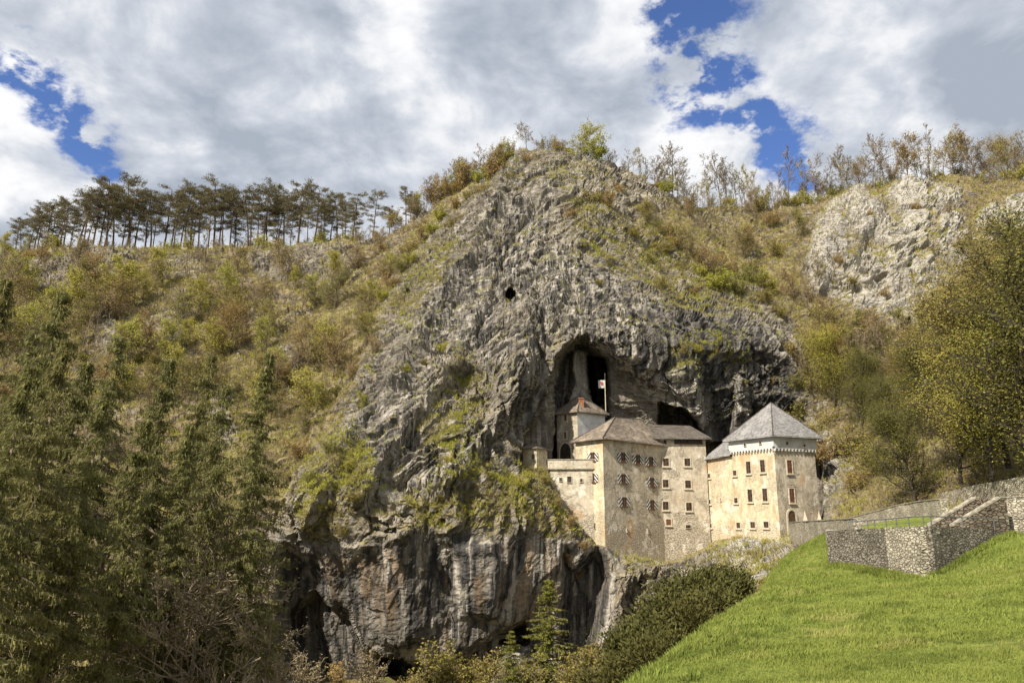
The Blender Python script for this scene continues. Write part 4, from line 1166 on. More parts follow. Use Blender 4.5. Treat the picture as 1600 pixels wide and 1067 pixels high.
cpart(m.build('wing_roof', SH_GREY))

# -- main block with its two prow-like faces
dA, dB = (-.61, .79), (.79, .61)
M0 = (13.6, 112.0); MA = V2(M0, dA, 6.0); MBp = V2(M0, dB, 13.0); MR = V2(MA, dB, 13.0)
FA, FB = Face(MA, M0), Face(M0, MBp)
walls('main_wall', [MA, M0, MBp, MR], -11.0, [9.9, 10.0, 9.55, 10.0], [PL_YEL, PL_GREY_SHADE], [0, 1, 1, 1])
for zx, zy in ((338, 569), (337, 657)): window(FA, zx, zy, .8, 1.05, 'shutter')
for zx, zy in ((461, 571), (523, 580), (577, 588), (463, 661), (582, 675), (467, 757), (583, 769)): window(FB, zx, zy, .88, 1.12, 'shutter')
for zx, zy, w, h in ((478, 876, .16, .5), (565, 880, .16, .6)): window(FB, zx, zy, w, h, 'slit')
window(FA, 345, 857, .4, .8, 'slit')
pk1, pk2 = at(961, 651.5, 117.5), at(1000, 655, 121.8)
ro = hip('main_roof', [M0, MBp, MR, MA], [9.95, 9.5, 9.9, 9.8], [tuple(pk1), tuple(pk2)], SH_BRN, 0.65, 0.18)
ro = cpart(ro.build('main_roof', SH_BRN))
EV2 = grow([M0, MBp, MR, MA], 0.67)
m = MB(); m.tube((EV2[0][0], EV2[0][1], 10.0), pk1, .08, .08, 5); m.tube(pk1, pk2, .09, .09, 5); m.tube((EV2[1][0], EV2[1][1], 9.55), pk2, .08, .08, 5); m.tube((EV2[3][0], EV2[3][1], 9.85), pk1, .08, .08, 5)
under2(m.build('hip_ridge', SH_DARK), ro)

# -- taller middle part against the cave
C0, C1 = (23.8, 119.9), (31.35, 121.0); C2, C3 = (31.0, 129.0), (23.0, 128.0)
FC = Face(C0, C1)
walls('middle_wall', [C0, C1, C2, C3], -10.0, [10.55, 10.65, 11.5, 11.5], [PL_GREY_SHADE])
for zx, zy, w, h in ((641, 592, .95, 1.2), (730, 592, .95, 1.2), (640, 681, .95, 1.2), (733, 684, .95, 1.2), (640, 773, .95, 1.25), (737, 777, .95, 1.25)): window(FC, zx, zy, w, h)
window(FC, 652, 842, .8, .9, 'board', 'small opening closed with red-brown boards')
window(FC, 734, 860, .85, .5, 'slit'); window(FC, 637, 507, .5, .6, 'slit')
(gu0, gz0), (gu1, gz1) = FC.hit(*Zc(678, 512)), FC.hit(*Zc(790, 491))
m = MB(); rect(m, FC, gu0, gu1, gz0, gz1, -.2, .05); gal = cpart(m.build('gallery_opening', GLASS))  # flat dark sheet standing for the shade inside the open gallery
m = MB(); rect(m, FC, gu0 - .1, gu1 + .1, gz0 - .16, gz0, -.1, .22)
rect(m, FC, gu0 - .1, gu1 + .1, gz0 + .62, gz0 + .72, .05, .12)
for k in range(5):
    uu = gu0 + (gu1 - gu0) * k / 4; rect(m, FC, uu - .06, uu + .06, gz0 + .002, gz1, .0, .14)
under2(m.build('gallery_beam', WOOD), gal)
m = MB()
r0, r1 = FC.p(-1.6, 10.5, .75), FC.p(FC.L + .8, 10.72, .75)
rb0, rb1 = FC.p(-5.2, 13.4, -4.6), FC.p(FC.L - .9, 13.2, -4.0)
r3, r4 = FC.p(FC.L + .6, 10.9, -6.0), FC.p(-6, 11.0, -8)
m.add([r0, r1, rb1, rb0, r3, r4] + [p + th_ for p in (r0, r1, rb1, rb0, r3, r4)], [(0, 1, 2, 3), (1, 4, 2), (3, 2, 4, 5), (0, 3, 5), (6, 7, 1, 0), (7, 10, 4, 1), (6, 9, 8, 7), (11, 6, 0, 5)])
ro = cpart(m.build('middle_roof', SH_DARK))
m = MB(); c_ = at(1022, 668, 123.2)
m.box(c_ + (-.9, 0, -.9), (1.5, 0.1, 0), (0, 1.4, 0.35), (.25, 0, 1.1)); under2(m.build('dormer', SH_DARK), ro)

# -- small upper tower with the arched doorway
sL, sR = (-.643, .766), (.766, .643)
Q0 = (10.4, 118.0); Q1 = V2(Q0, sL, 4.76); Q3 = V2(Q0, sR, 6.4); Q2 = V2(Q1, sR, 6.4)
FQL, FQR = Face(Q1, Q0), Face(Q0, Q3)
walls('upper_tower_wall', [Q0, Q3, Q2, Q1], 1.0, 14.7, [PL_WHITE, PL_ROUGH], [0, 1, 1, 1])
window(FQL, 224, 407, .55, 1.05); window(FQL, 223, 480, .5, 1.05)
u, z = FQL.hit(*Zc(224, 572)); m = MB(); gw = 1.25; gz0, gz1 = 6.0, 8.5
pts = [(u - gw, gz0), (u + gw, gz0), (u + gw, gz1)] + [(u + gw * math.cos(math.pi * i / seg), gz1 + gw * 1.1 * math.sin(math.pi * i / seg)) for i in range(1, seg)] + [(u - gw, gz1)]
m.add([FQL.p(a, b, .05) for a, b in pts] + [FQL.p(a, b, -.3) for a, b in pts], [tuple(range(len(pts))), tuple(range(len(pts), 2 * len(pts)))[::-1]])
dw = cpart(m.build('doorway', GLASS)); dw['label'] = 'dark arched doorway'  # dark sheet on the wall stands in for the unlit passage
m = MB(); arc = [(u + gw, gz0), (u + gw, gz1)] + [(u + gw * math.cos(math.pi * i / seg), gz1 + gw * 1.1 * math.sin(math.pi * i / seg)) for i in range(1, seg + 1)] + [(u - gw, gz0)]
for a, b in zip(arc[:-1], arc[1:]):
    k = 1 + .22 / gw
    a2 = (u + (a[0] - u) * k, gz1 + max(a[1] - gz1, 0) * k if a[1] > gz1 else a[1]); b2 = (u + (b[0] - u) * k, gz1 + max(b[1] - gz1, 0) * k if b[1] > gz1 else b[1])
    m.hexa([FQL.p(*a, .12), FQL.p(*a2, .12), FQL.p(*a2, -.1), FQL.p(*a, -.1), FQL.p(*b, .12), FQL.p(*b2, .12), FQL.p(*b2, -.1), FQL.p(*b, -.1)])
under2(m.build('arch', FRAME_STONE), dw)
ap2 = at(907, 617, 121.0)
ro = cpart(hip('upper_tower_roof', [Q0, Q3, Q2, Q1], 14.75, [tuple(ap2)], SH_BRN, 0.55, 0.16).build('upper_tower_roof', SH_BRN))
EV3 = grow([Q0, Q3, Q2, Q1], 0.57)
m = MB()
for q in (EV3[0], EV3[1], EV3[3]): m.tube((q[0], q[1], 14.8), ap2, .08, .08, 5)
under2(m.build('hip_ridge', SH_DARK), ro)
m = MB(); m.tube(ap2 + (0, 0, -.1), ap2 + (0, 0, .35), .22, .10, 8); m.tube(ap2 + (0, 0, .35), ap2 + (0, 0, .95), .13, .015, 8)
under2(m.build('finial', METAL), ro)
c_ = at(908, 634, 119.3)
m = MB(); m.box((c_[0] - .4, c_[1] - .4, c_[2] - .9), (.8, 0, 0), (0, .8, 0), (0, 0, 2.0)); m.box((c_[0] - .48, c_[1] - .48, c_[2] + 1.1), (.96, 0, 0), (0, .96, 0), (0, 0, .16))
under2(m.build('chimney', BRICK), ro)

# -- terrace wall with parapet at the open end
E0 = at(859, 735, 114.6); E1 = FA.p(FA.L - 2.2, 0, 0.0)
E0 = (E0[0], E0[1]); E1 = (E1[0], E1[1])
FE = Face(E0, E1)
walls('terrace_wall', [E0, E1, (E1[0] - 2, E1[1] + 4), (E0[0] + 1.5, E0[1] + 6)], -8.0, [5.6, 5.7, 5.7, 5.6], [PL_GREY_SHADE])
m = MB(); rect(m, FE, -.28, FE.L + .3, 5.61, 6.85, -.4, .22)
par = cpart(m.build('parapet', PL_GREY_SHADE)); m = MB(); rect(m, FE, -.36, FE.L + .33, 6.85, 7.0, -.48, .30); under2(m.build('coping', COPING), par)
m = MB(); rect(m, FE, -.32, FE.L + .3, 5.45, 5.607, -.3, .30); under2(m.build('string_course', COPING), par)
m = MB(); sE = FE.a + np.array([-.28, 0.42, 0]); m.box((FE.a[0] - .28, FE.a[1] + .2, 5.612), (.4, 0, 0), (1.2, 5.5, 0), (0, 0, 1.2)); under2(m.build('side_parapet', PL_GREY_SHADE), par)
for zx, zy, w, h in ((203, 664, .42, .5), (239, 664, .62, .9), (289, 668, .36, .5)): window(FE, zx, zy, w, h, 'slit')

# ------------------------------------------------------------------ small guard house on the ledge
h0 = at(817, 727, 114.6); h1 = at(838.5, 728, 113.2); h2 = at(855, 727, 114.9)
hz0, hz1 = h1[2] - 2.0, at(838, 701, 113.2)[2]
hb = empty('guard_house', (h1[0], h1[1] + 1.2, hz0)); tag(hb, 'tiny plastered guard house with a lean-to roof on the grassy ledge beside the castle', 'house')
HP = [(h0[0], h0[1]), (h1[0], h1[1]), (h2[0], h2[1]), (h0[0] + h2[0] - h1[0], h0[1] + h2[1] - h1[1] + 1.2)]
def hpart(o): return under(o, hb)
o_ = walls('wall', HP, hz0, [hz1, hz1 + .1, hz1, hz1 + 1.0], [PL_YEL]); hpart(o_)
m = MB(); Pg = grow(HP, .4); zt = [hz1 + .02, hz1 + .0, hz1 - .15, hz1 + 1.2]
m.add([(p[0], p[1], z + .14) for p, z in zip(Pg, zt)] + [(p[0], p[1], z) for p, z in zip(Pg, zt)], [(0, 1, 3), (1, 2, 3), (4, 5, 1, 0), (5, 6, 2, 1), (6, 7, 3, 2), (7, 4, 0, 3), (7, 6, 5), (4, 7, 5)])
hpart(m.build('roof', SH_BRN))
FH = Face(HP[0], HP[1]); u, z = FH.hit(834, 713)
m = MB(); rect(m, FH, u - .28, u + .28, z - .38, z + .38, -.1, .05); wv = hpart(m.build('window', GLASS))
m = MB(); rect(m, FH, u - .38, u + .38, z + .38, z + .48, -.1, .1); rect(m, FH, u - .38, u + .38, z - .48, z - .38, -.1, .12); rect(m, FH, u - .38, u - .28, z - .38, z + .38, -.1, .095); rect(m, FH, u + .28, u + .38, z - .38, z + .38, -.1, .095)
o = m.build('frame', FRAME_STONE); o.parent = wv

# ------------------------------------------------------------------ flag on its pole in front of the cave
fp, ft = at(946.8, 652, 122.5), at(946.8, 585, 122.5); ft[0] = fp[0]; ft[1] = fp[1]
fl = empty('flag', fp); tag(fl, 'small white flag with a red emblem hanging on a pole before the dark cave', 'flag')
m = MB(); m.tube(fp, ft, .09, .06, 8); m.tube(ft, ft + (0, 0, .2), .12, .02, 8); under(m.build('pole', FRAME_STONE), fl)
fw, fh = 1.05, 1.35; vs, fs = [], []
nx, ny = 8, 10
for j in range(ny + 1):
    for i in range(nx + 1):
        vs.append((ft[0] - .08 - fw * i / nx, ft[1] - .06 + .07 * math.sin(i * 1.1 + j * .25), ft[2] - .95 - fh * j / ny - .04 * i / nx))
for j in range(ny):
    for i in range(nx):
        a = j * (nx + 1) + i; fs.append((a, a + 1, a + nx + 2, a + nx + 1))
m = MB(); m.add(vs, fs); cl = under(m.build('cloth', PL_WHITE, None, True), fl)
RED = plain('red_emblem_paint', (0.42, 0.06, 0.05), 0.8, .15)
m = MB(); cx0, cz0 = ft[0] - .08 - fw * .48, ft[2] - .95 - fh * .5
sh = [(-.2, .32), (.22, .30), (.24, -.02), (.02, -.36), (-.22, -.04)]
m.add([(cx0 + a, ft[1] - .17, cz0 + b) for a, b in sh] + [(cx0 + a, ft[1] - .15, cz0 + b) for a, b in sh], [(0, 4, 3, 2, 1), (5, 6, 7, 8, 9)] + [(i, (i + 1) % 5, 5 + (i + 1) % 5, 5 + i) for i in range(5)])
o = m.build('emblem', RED); o.parent = cl
# small rough platform wall under the flag in the cave
# ------------------------------------------------------------------ plants
def unit(v):
    return v / (np.linalg.norm(v) + 1e-9)
def perp_dir(d, ang, az):
    a = unit(np.cross(d, (0.13, 0.31, 1.0) if abs(d[2]) < 0.95 else (1.0, 0.2, 0.0))); b = np.cross(d, a)
    return unit(d * math.cos(ang) + (a * math.cos(az) + b * math.sin(az)) * math.sin(ang))
def tubes(segs, n=3):
    """segs: list of (p0, p1, r0, r1)"""
    p0 = np.array([s[0] for s in segs]); p1 = np.array([s[1] for s in segs]); r0 = np.array([s[2] for s in segs]); r1 = np.array([s[3] for s in segs])
    d = p1 - p0; d /= np.linalg.norm(d, axis=1)[:, None] + 1e-9
    ref = np.where(np.abs(d[:, 2:3]) < 0.9, np.array([[0, 0, 1.0]]), np.array([[1.0, 0, 0]]))
    a = np.cross(d, ref); a /= np.linalg.norm(a, axis=1)[:, None]; b = np.cross(d, a)
    ring = []
    for P, r in ((p0, r0), (p1, r1)):
        for i in range(n):
            t = 2 * math.pi * i / n
            ring.append(P + r[:, None] * (a * math.cos(t) + b * math.sin(t)))
    V = np.stack(ring, 1).reshape(-1, 3)
    base = np.arange(len(segs))[:, None] * 2 * n
    Q = np.concatenate([np.concatenate([base + i, base + (i + 1) % n, base + n + (i + 1) % n, base + n + i], 1) for i in range(n)])
    return V, Q
def leaf_quads(C, size, rng, flat=0.0, aspect=0.6, dirs=None):
    n = len(C); C = np.asarray(C)
    u = rng.normal(size=(n, 3)); u[:, 2] *= (1 - flat)
    if dirs is not None: u = u * 0.35 + dirs
    u /= np.linalg.norm(u, axis=1)[:, None] + 1e-9
    w = np.cross(u, rng.normal(size=(n, 3))); w /= np.linalg.norm(w, axis=1)[:, None] + 1e-9
    s = (size * (0.6 + 0.8 * rng.random(n)))[:, None]
    V = np.stack([C - u * s, C + w * s * aspect, C + u * s, C - w * s * aspect], 1).reshape(-1, 3)
    return V, np.arange(n * 4).reshape(n, 4)
def grow_tree(rng, H, r0, P, start=(0, 0, 0), d0=(0, 0, 1)):
    segs, tips = [], []
    maxl = len(P['kids'])
    def go(p, d, L, r, lev):
        n = P['seg'][lev]; st = L / n
        for i in range(n):
            d = unit(d + rng.normal(size=3) * P['wob'][lev] + np.array([0, 0, P['up'][lev]]))
            q = p + d * st; f = (i + 1) / n
            ra, rb = max(r * (1 - 0.8 * i / n), P['rmin']), max(r * (1 - 0.8 * f), P['rmin'])
            segs.append((p, q, ra, rb))
            if lev < maxl and f > P['frm'][lev]:
                k = P['kids'][lev] / max(1, n * (1 - P['frm'][lev]))
                k = int(k) + (rng.random() < k - int(k))
                for _ in range(k):
                    sp = p + (q - p) * rng.random()
                    cd = perp_dir(d, P['ang'][lev] * (0.75 + 0.5 * rng.random()), rng.random() * 6.283)
                    go(sp, cd, L * P['ratio'][lev] * (1 - P['tap'] * f) * (0.7 + 0.6 * rng.random()), rb * 0.55, lev + 1)
            if lev == maxl: tips.append((q, d))
            p = q
    go(np.array(start, float), unit(np.array(d0, float)), H, r0, 0)
    return segs, tips
TREEP = dict(seg=[9, 5, 3, 2], kids=[17, 6, 4], wob=[.07, .16, .22, .25], up=[.03, .10, .08, .05], frm=[.28, .2, .15], ang=[.85, .75, .7], ratio=[.50, .5, .55], tap=.55, rmin=.022)
SLIM = dict(TREEP, wob=[.035, .14, .2, .25], kids=[14, 5, 4], frm=[.42, .2, .1], ang=[.65, .6, .6], ratio=[.32, .5, .6])
WIDE = dict(TREEP, kids=[20, 7, 5], frm=[.16, .15, .1], ang=[1.0, .8, .7], ratio=[.58, .52, .55])
def make_tree(name, seed, H, P, nleaf, lsize, leafmat, spread=0.25, r0=None, bark=None, lean=0.0, twig=None):
    rng = np.random.default_rng(seed)
    segs, tips = grow_tree(rng, H, r0 or H * 0.016, P, d0=(lean, 0, 1))
    big = [s for s in segs if s[2] > 0.05]; sml = [s for s in segs if s[2] <= 0.05]
    V1, Q1 = tubes(big, 6)
    trunk = mesh_np(name + '_trunk', V1, Q1, [bark or BARK], None, True)
    V2_, Q2 = tubes(sml, 3)
    T = np.array([t[0] for t in tips])
    k = rng.integers(0, len(T), nleaf)
    clump = rng.random(len(T)) ** 1.5                      # some twigs are fuller than others
    keep = rng.random(nleaf) < 0.25 + 0.75 * clump[k]
    C = T[k][keep] + rng.normal(size=(keep.sum(), 3)) * spread
    V3, Q3 = leaf_quads(C, lsize, rng, 0.35)
    crown = mesh_np(name + '_crown', np.concatenate([V2_, V3]), np.concatenate([Q2, Q3 + len(V2_)]), [twig or TWIG, leafmat], np.concatenate([np.zeros(len(Q2)), np.ones(len(Q3))]))
    return trunk, crown, H
def make_shrub(name, seed, H, nleaf, lsize, leafmat, stems=9, spread=.18, open_=.75):
    rng = np.random.default_rng(seed); segs, tips = [], []
    P = dict(seg=[5, 3, 2], kids=[7, 4], wob=[.14, .2, .25], up=[.08, .08, .04], frm=[.2, .1], ang=[.7, .7], ratio=[.45, .5], tap=.4, rmin=.018)
    for i in range(stems):
        a = rng.random() * 6.283; o = open_ * rng.random() ** .7
        s, t = grow_tree(rng, H * (0.65 + .4 * rng.random()), H * .012, P, (.25 * math.cos(a) * rng.random(), .25 * math.sin(a) * rng.random(), -.2), (o * math.cos(a), o * math.sin(a), 1))
        segs += s; tips += t
    V1, Q1 = tubes(segs, 3)
    T = np.array([t[0] for t in tips]); k = rng.integers(0, len(T), nleaf)
    V3, Q3 = leaf_quads(T[k] + rng.normal(size=(nleaf, 3)) * spread, lsize, rng, .35)
    return mesh_np(name, np.concatenate([V1, V3]), np.concatenate([Q1, Q3 + len(V1)]), [TWIG, leafmat], np.concatenate([np.zeros(len(Q1)), np.ones(len(Q3))])), H
def make_pine(name, seed, H=15.0):
    rng = np.random.default_rng(seed); segs = []; C, Dn = [], []
    p = np.zeros(3); d = unit(np.array([rng.normal() * .05 + .04, rng.normal() * .04, 1])); n = 14; path = [p]
    for i in range(n):
        d = unit(d + rng.normal(size=3) * .022); q = p + d * H / n
        segs.append((p, q, .21 * (1 - .75 * i / n), .21 * (1 - .75 * (i + 1) / n))); p = q; path.append(p)
    tr = list(segs); br = []
    for i in range(34):
        f = 0.34 + 0.66 * ((i + rng.random()) / 34)
        if f < .62 and rng.random() < .45: continue
        k = f * n; j = min(int(k), n - 1); s = path[j] + (path[j + 1] - path[j]) * (k - j)
        a = rng.random() * 6.283
        L = (2.9 * math.sin(math.pi * min(1, (1.06 - f) / .55 * .62 + .12)) + .3) * (.55 + .6 * rng.random())
        bd = unit(np.array([math.cos(a), math.sin(a), .02 + .30 * (f - .6)]))
        q = s
        for m_ in range(4):
            bd = unit(bd + rng.normal(size=3) * .12 + np.array([0, 0, .05])); q2 = q + bd * L / 4
            br.append((q, q2, .05 * (1 - m_ / 5), .05 * (1 - (m_ + 1) / 5)))
            if m_ >= 1:
                for _ in range(3 if f > .55 else 2):
                    sd_ = unit(bd + rng.normal(size=3) * .8 * np.array([1, 1, .25])); e = q2 + sd_ * L * .22
                    br.append((q2, e, .025, .015))
                    c = 17
                    C.append(e + rng.normal(size=(c, 3)) * np.array([.34, .34, .13])); Dn.append(np.tile(unit(sd_ + np.array([0, 0, .5])), (c, 1)))
            q = q2
    C = np.concatenate(C); Dn = np.concatenate(Dn)
    for _ in range(9):                                   # dead stubs low on the trunk
        f = .18 + .3 * rng.random(); s = path[int(f * n)]; a = rng.random() * 6.283
        br.append((s, s + np.array([math.cos(a), math.sin(a), -.1]) * (.5 + rng.random() * .9), .022, .012))
    V1, Q1 = tubes(tr, 7); trunk = mesh_np(name + '_trunk', V1, Q1, [BARK_PINE], None, True)
    V2_, Q2 = tubes(br, 3); V3, Q3 = leaf_quads(C, .20, rng, 0, .22, Dn)
    return trunk, mesh_np(name + '_crown', np.concatenate([V2_, V3]), np.concatenate([Q2, Q3 + len(V2_)]), [BARK_PINE, LF_PINE], np.concatenate([np.zeros(len(Q2)), np.ones(len(Q3))])), H
def make_spruce(name, seed, H=32.0, base=.16, Rm=4.0, mat=None, dens=1.0, tw=(.34, .15), droop=1.0, thin=0.12):
    mat = mat or LF_SPRUCE
    rng = np.random.default_rng(seed); tr, br = [], []; C, Dn = [], []
    n = 16; ph = rng.random() * 6
    ax = lambda z: np.array([.12 * math.sin(z * .25 + ph), .12 * math.cos(z * .2 + ph), z])
    for i in range(n):
        a, b = H * i / n, H * (i + 1) / n
        tr.append((ax(a), ax(b), max(.34 * H / 32 * (1 - a / H), .02), max(.34 * H / 32 * (1 - b / H), .015)))
    z = base * H
    while z < H * .992:
        f = z / H
        L0 = Rm * ((1 - f) / (1 - base)) ** .66 * min(1, .55 + (f - base) * 4)
        for _ in range(rng.integers(4, 7)):
            if rng.random() < thin: continue
            a = rng.random() * 6.283; L = L0 * (.6 + .55 * rng.random())
            h = np.array([math.cos(a), math.sin(a), 0]); s = ax(min(z + rng.normal() * .22, H * .99))
            m_ = max(3, int(L / .38)); q = s
            bare = rng.random() < (.20 if f < .45 else .04)
            for k in range(m_):
                t = (k + 1) / m_
                q2 = s + h * L * t + np.array([0, 0, L * droop * (-.42 * t + .22 * t * t + (0.20 if f > .8 else 0) * t)]) + rng.normal(size=3) * .05
                br.append((q, q2, .05 * (1 - .8 * k / m_), .05 * (1 - .8 * (k + 1) / m_)))
                if not bare or rng.random() < .25:
                    c = max(2, int((5 + 5 * (1 - t)) * dens))
                    side = np.cross(h, (0, 0, 1.0)); sg = rng.choice([-1, 1], size=c)
                    wd = (.25 + .35 * (1 - t)) * rng.random(c)
                    pos = q + (q2 - q) * rng.random((c, 1)) + side * (sg * wd)[:, None] + np.array([0, 0, -.25 * droop]) * rng.random((c, 1)) ** 1.5
                    C.append(pos); Dn.append(side[None] * (sg * .55)[:, None] + h * .45 + np.array([0, 0, -1.0 * droop])[None] * rng.random((c, 1)) * 1.5)
                q = q2
        z += (.36 + .16 * rng.random()) * (1 if H > 15 else .6)
    C = np.concatenate(C); Dn = np.concatenate(Dn); Dn /= np.linalg.norm(Dn, axis=1)[:, None]
    V1, Q1 = tubes(tr, 8); trunk = mesh_np(name + '_trunk', V1, Q1, [BARK], None, True)
    V2_, Q2 = tubes(br, 3); V3, Q3 = leaf_quads(C, tw[0], rng, 0, tw[1] / tw[0], Dn)
    return trunk, mesh_np(name + '_crown', np.concatenate([V2_, V3]), np.concatenate([Q2, Q3 + len(V2_)]), [BARK, mat], np.concatenate([np.zeros(len(Q2)), np.ones(len(Q3))])), H

rnd = random.Random(77)
PLANTS = []
def put(proto, loc, scale, desc, zone, px, name, cat, group, anchor, rev=False, lean=None, sx=1.0):
    """plant one tree (Empty > trunk, crown) or shrub (single mesh)"""
    if len(proto) == 3:
        root = empty(name, loc, rnd.random() * 6.283)
        for nm, me_ in (('trunk', proto[0]), ('crown', proto[1])):
            link(nm, me_, root)
    else:
        root = link(name, proto[0]); root.location = tuple(float(v) for v in loc); root.rotation_euler = (0, 0, rnd.random() * 6.283)
    root.scale = (scale * sx, scale * sx, scale)
    if lean:
        root.rotation_euler = (lean[1], lean[0], root.rotation_euler[2] if abs(lean[0]) + abs(lean[1]) == 0 else 0)
    PLANTS.append((root, desc, zone, px, cat, group, anchor, rev))
    return root
def pxm(p):                      # photograph pixels per metre at a point
    return FPX / (p[1] * CP + p[2] * SP)

# ---- the pine row on the ridge
PINES = [make_pine('pine', 100 + i) for i in range(7)]
ptop_x = [15, 30, 60, 110, 170, 215, 250, 290, 330, 380, 430, 470, 510, 540, 580, 605, 632, 650]
ptop_y = [352, 330, 312, 297, 279, 283, 286, 290, 284, 293, 290, 287, 296, 300, 295, 325, 294, 320]
xs = np.linspace(22, 560, 62)
for k, x in enumerate(list(xs) + [578, 603, 611, 631, 645]):
    x = float(x + rnd.uniform(-4.5, 4.5)); b = rnd.uniform(0, 11) if x < 565 else rnd.uniform(1, 4)
    p = crest(x, b); bx, by = px_of(p)
    full = k % 3 != 1
    top_y = np.interp(x, ptop_x, ptop_y) + (rnd.uniform(-8, 9) if full else rnd.uniform(6, 44)) + (22 if 600 < x < 615 else 0)
    s = (by - top_y) / pxm(p) / 15.0
    put(PINES[rnd.randrange(7)], p - np.array([0, 0, .3]), max(.5, s), 'dark pine with bare trunk', 'on the open ridge', x, 'pine_tree', 'pine tree', 'pines along the open ridge', 'counted from the rocky summit', True, sx=0.88 + .25 * rnd.random())

# ---- spruces in the near valley
SPR = [make_spruce('spruce', 200 + i, 32, .20 + .07 * (i % 3), 5.0 + .6 * (i % 2), None, 3.0, (.17, .042), 1.15 + .3 * (i % 2), .24 + .08 * (i % 3)) for i in range(4)]
SPR.append(make_spruce('spruce', 231, 32, .50, 4.6, None, 3.4, (.17, .042), 1.3, .25))
sp_list = [(18, 470, 50, 0), (98, 492, 57, 1), (-45, 520, 47, 2), (268, 598, 60, 3), (195, 552, 66, 2), (424, 588, 62, 0), (352, 640, 57, 1), (140, 600, 48, 3), (60, 640, 45, 1), (300, 700, 52, 0), (402, 715, 55, 2), (232, 690, 47, 3), (-110, 440, 52, 3), (330, 590, 72, 1), (60, 540, 62, 2), (118, 560, 40, 4), (62, 600, 36, 4), (178, 640, 43, 4)]
for k, (x, y, Y, v) in enumerate(sp_list):
    t = at(x, y - 42, Y); zb_ = meadow_z(t[0] - 1.5, t[1]) - .5
    H = t[2] - zb_
    ln = .13 if v == 4 else (.075 if x < 250 else .03)
    put(SPR[v], (t[0] - math.sin(ln) * H, t[1], zb_), H / 32.0, 'tall olive spruce with drooping boughs', 'in the near valley', x, 'spruce_tree', 'spruce tree', 'spruces in the near valley', 'counted from the stained cliff', True, lean=(ln, 0), sx=.84)
# ---- bare budding trees between and before them
TAN = [make_tree('bare_tree', 300 + i, 10, WIDE if i % 2 else TREEP, 2200, .042, LF_TAN, .2) for i in range(3)]
for k, (x, y, Y) in enumerate([(180, 690, 64), (375, 800, 58), (255, 905, 52), (120, 830, 50), (330, 930, 50), (30, 930, 47), (410, 960, 56)]):
    t = at(x, y, Y); g0 = meadow_z(t[0], t[1]); Hh = min(max(7.0, t[2] - g0), 15)
    put(TAN[k % 3], (t[0], t[1], t[2] - Hh), Hh / 10.0, 'leafless pale brown tree', 'among the near spruces', x, 'bare_tree', 'tree', 'bare trees among the near spruces', 'counted from the stained cliff', True)

# ---- broadleaved trees and bushes of the slopes
KIND = {}
for i in range(3):
    KIND.setdefault('yg', []).append(make_tree('tree_yg', 400 + i, 8, WIDE, 5200, .13, LF_YG, .34))
    KIND.setdefault('olive', []).append(make_tree('tree_olive', 410 + i, 8, WIDE, 4200, .12, LF_OLIVE, .32))
    KIND.setdefault('rust', []).append(make_tree('tree_rust', 420 + i, 8, WIDE, 3600, .11, LF_RUST, .30))
    KIND.setdefault('bare', []).append(make_tree('tree_bare', 430 + i, 8, TREEP, 700, .07, LF_TAN, .2, .085))
    KIND.setdefault('slim', []).append(make_tree('tree_slim', 440 + i, 10, SLIM, 900, .08, LF_YG, .25, .085))
    KIND.setdefault('slimbare', []).append(make_tree('tree_slimbare', 450 + i, 10, SLIM, 300, .07, LF_TAN, .2, .085))
    KIND.setdefault('syg', []).append(make_shrub('shrub_yg', 500 + i, 3, 2200, .095, LF_YG))
    KIND.setdefault('solive', []).append(make_shrub('shrub_olive', 510 + i, 3, 2000, .09, LF_OLIVE))
    KIND.setdefault('srust', []).append(make_shrub('shrub_rust', 520 + i, 3, 1700, .085, LF_RUST))
    KIND.setdefault('sbare', []).append(make_shrub('shrub_bare', 530 + i, 3, 500, .07, LF_TAN))
BIG = [make_tree('big_tree', 600 + i, 14, dict(WIDE, kids=[24, 8, 6]), 42000, .075, (LF_DARK, LF_RUST, LF_YG)[i], .62, None, BARK_DARK, 0.0, BARK_DARK) for i in range(3)]
DESC = dict(yg='fresh yellow-green tree', olive='olive-green budding tree', rust='rusty brown budding tree', bare='bare brown tree', slim='slender pale-budded tree', slimbare='slender leafless tree',
            syg='yellow-green bush', solive='olive-green bush', srust='rusty brown bush', sbare='bare twiggy bush')
HN = dict(slim=10, slimbare=10)
def h_big(kind, hpx): return kind in ('olive', 'rust', 'yg') and hpx > 72
def plant_px(kind, x, y, hpx, zone, anchor, rev=False, p=None):
    if p is None: p = surf(x, y)[0]
    s = hpx / pxm(p) / (3 if kind[0] == 's' and kind not in HN else HN.get(kind, 8))
    bush = kind[0] == 's' and kind not in HN
    if h_big(kind, hpx):
        put(BIG[dict(olive=0, rust=1, yg=2)[kind]], p - np.array([0, 0, .4]), hpx / pxm(p) / 14, DESC[kind], zone, x, 'broadleaf_tree', 'tree', 'broadleaved trees on the slopes', anchor, rev, sx=1.05)
        return
    put(KIND[kind][rnd.randrange(3)], p - np.array([0, 0, .25]), s, DESC[kind], zone, x, 'bush' if bush else 'broadleaf_tree', 'bush' if bush else 'tree', 'bushes on the slopes' if bush else 'broadleaved trees on the slopes', anchor, rev, sx=.9 + .35 * rnd.random())
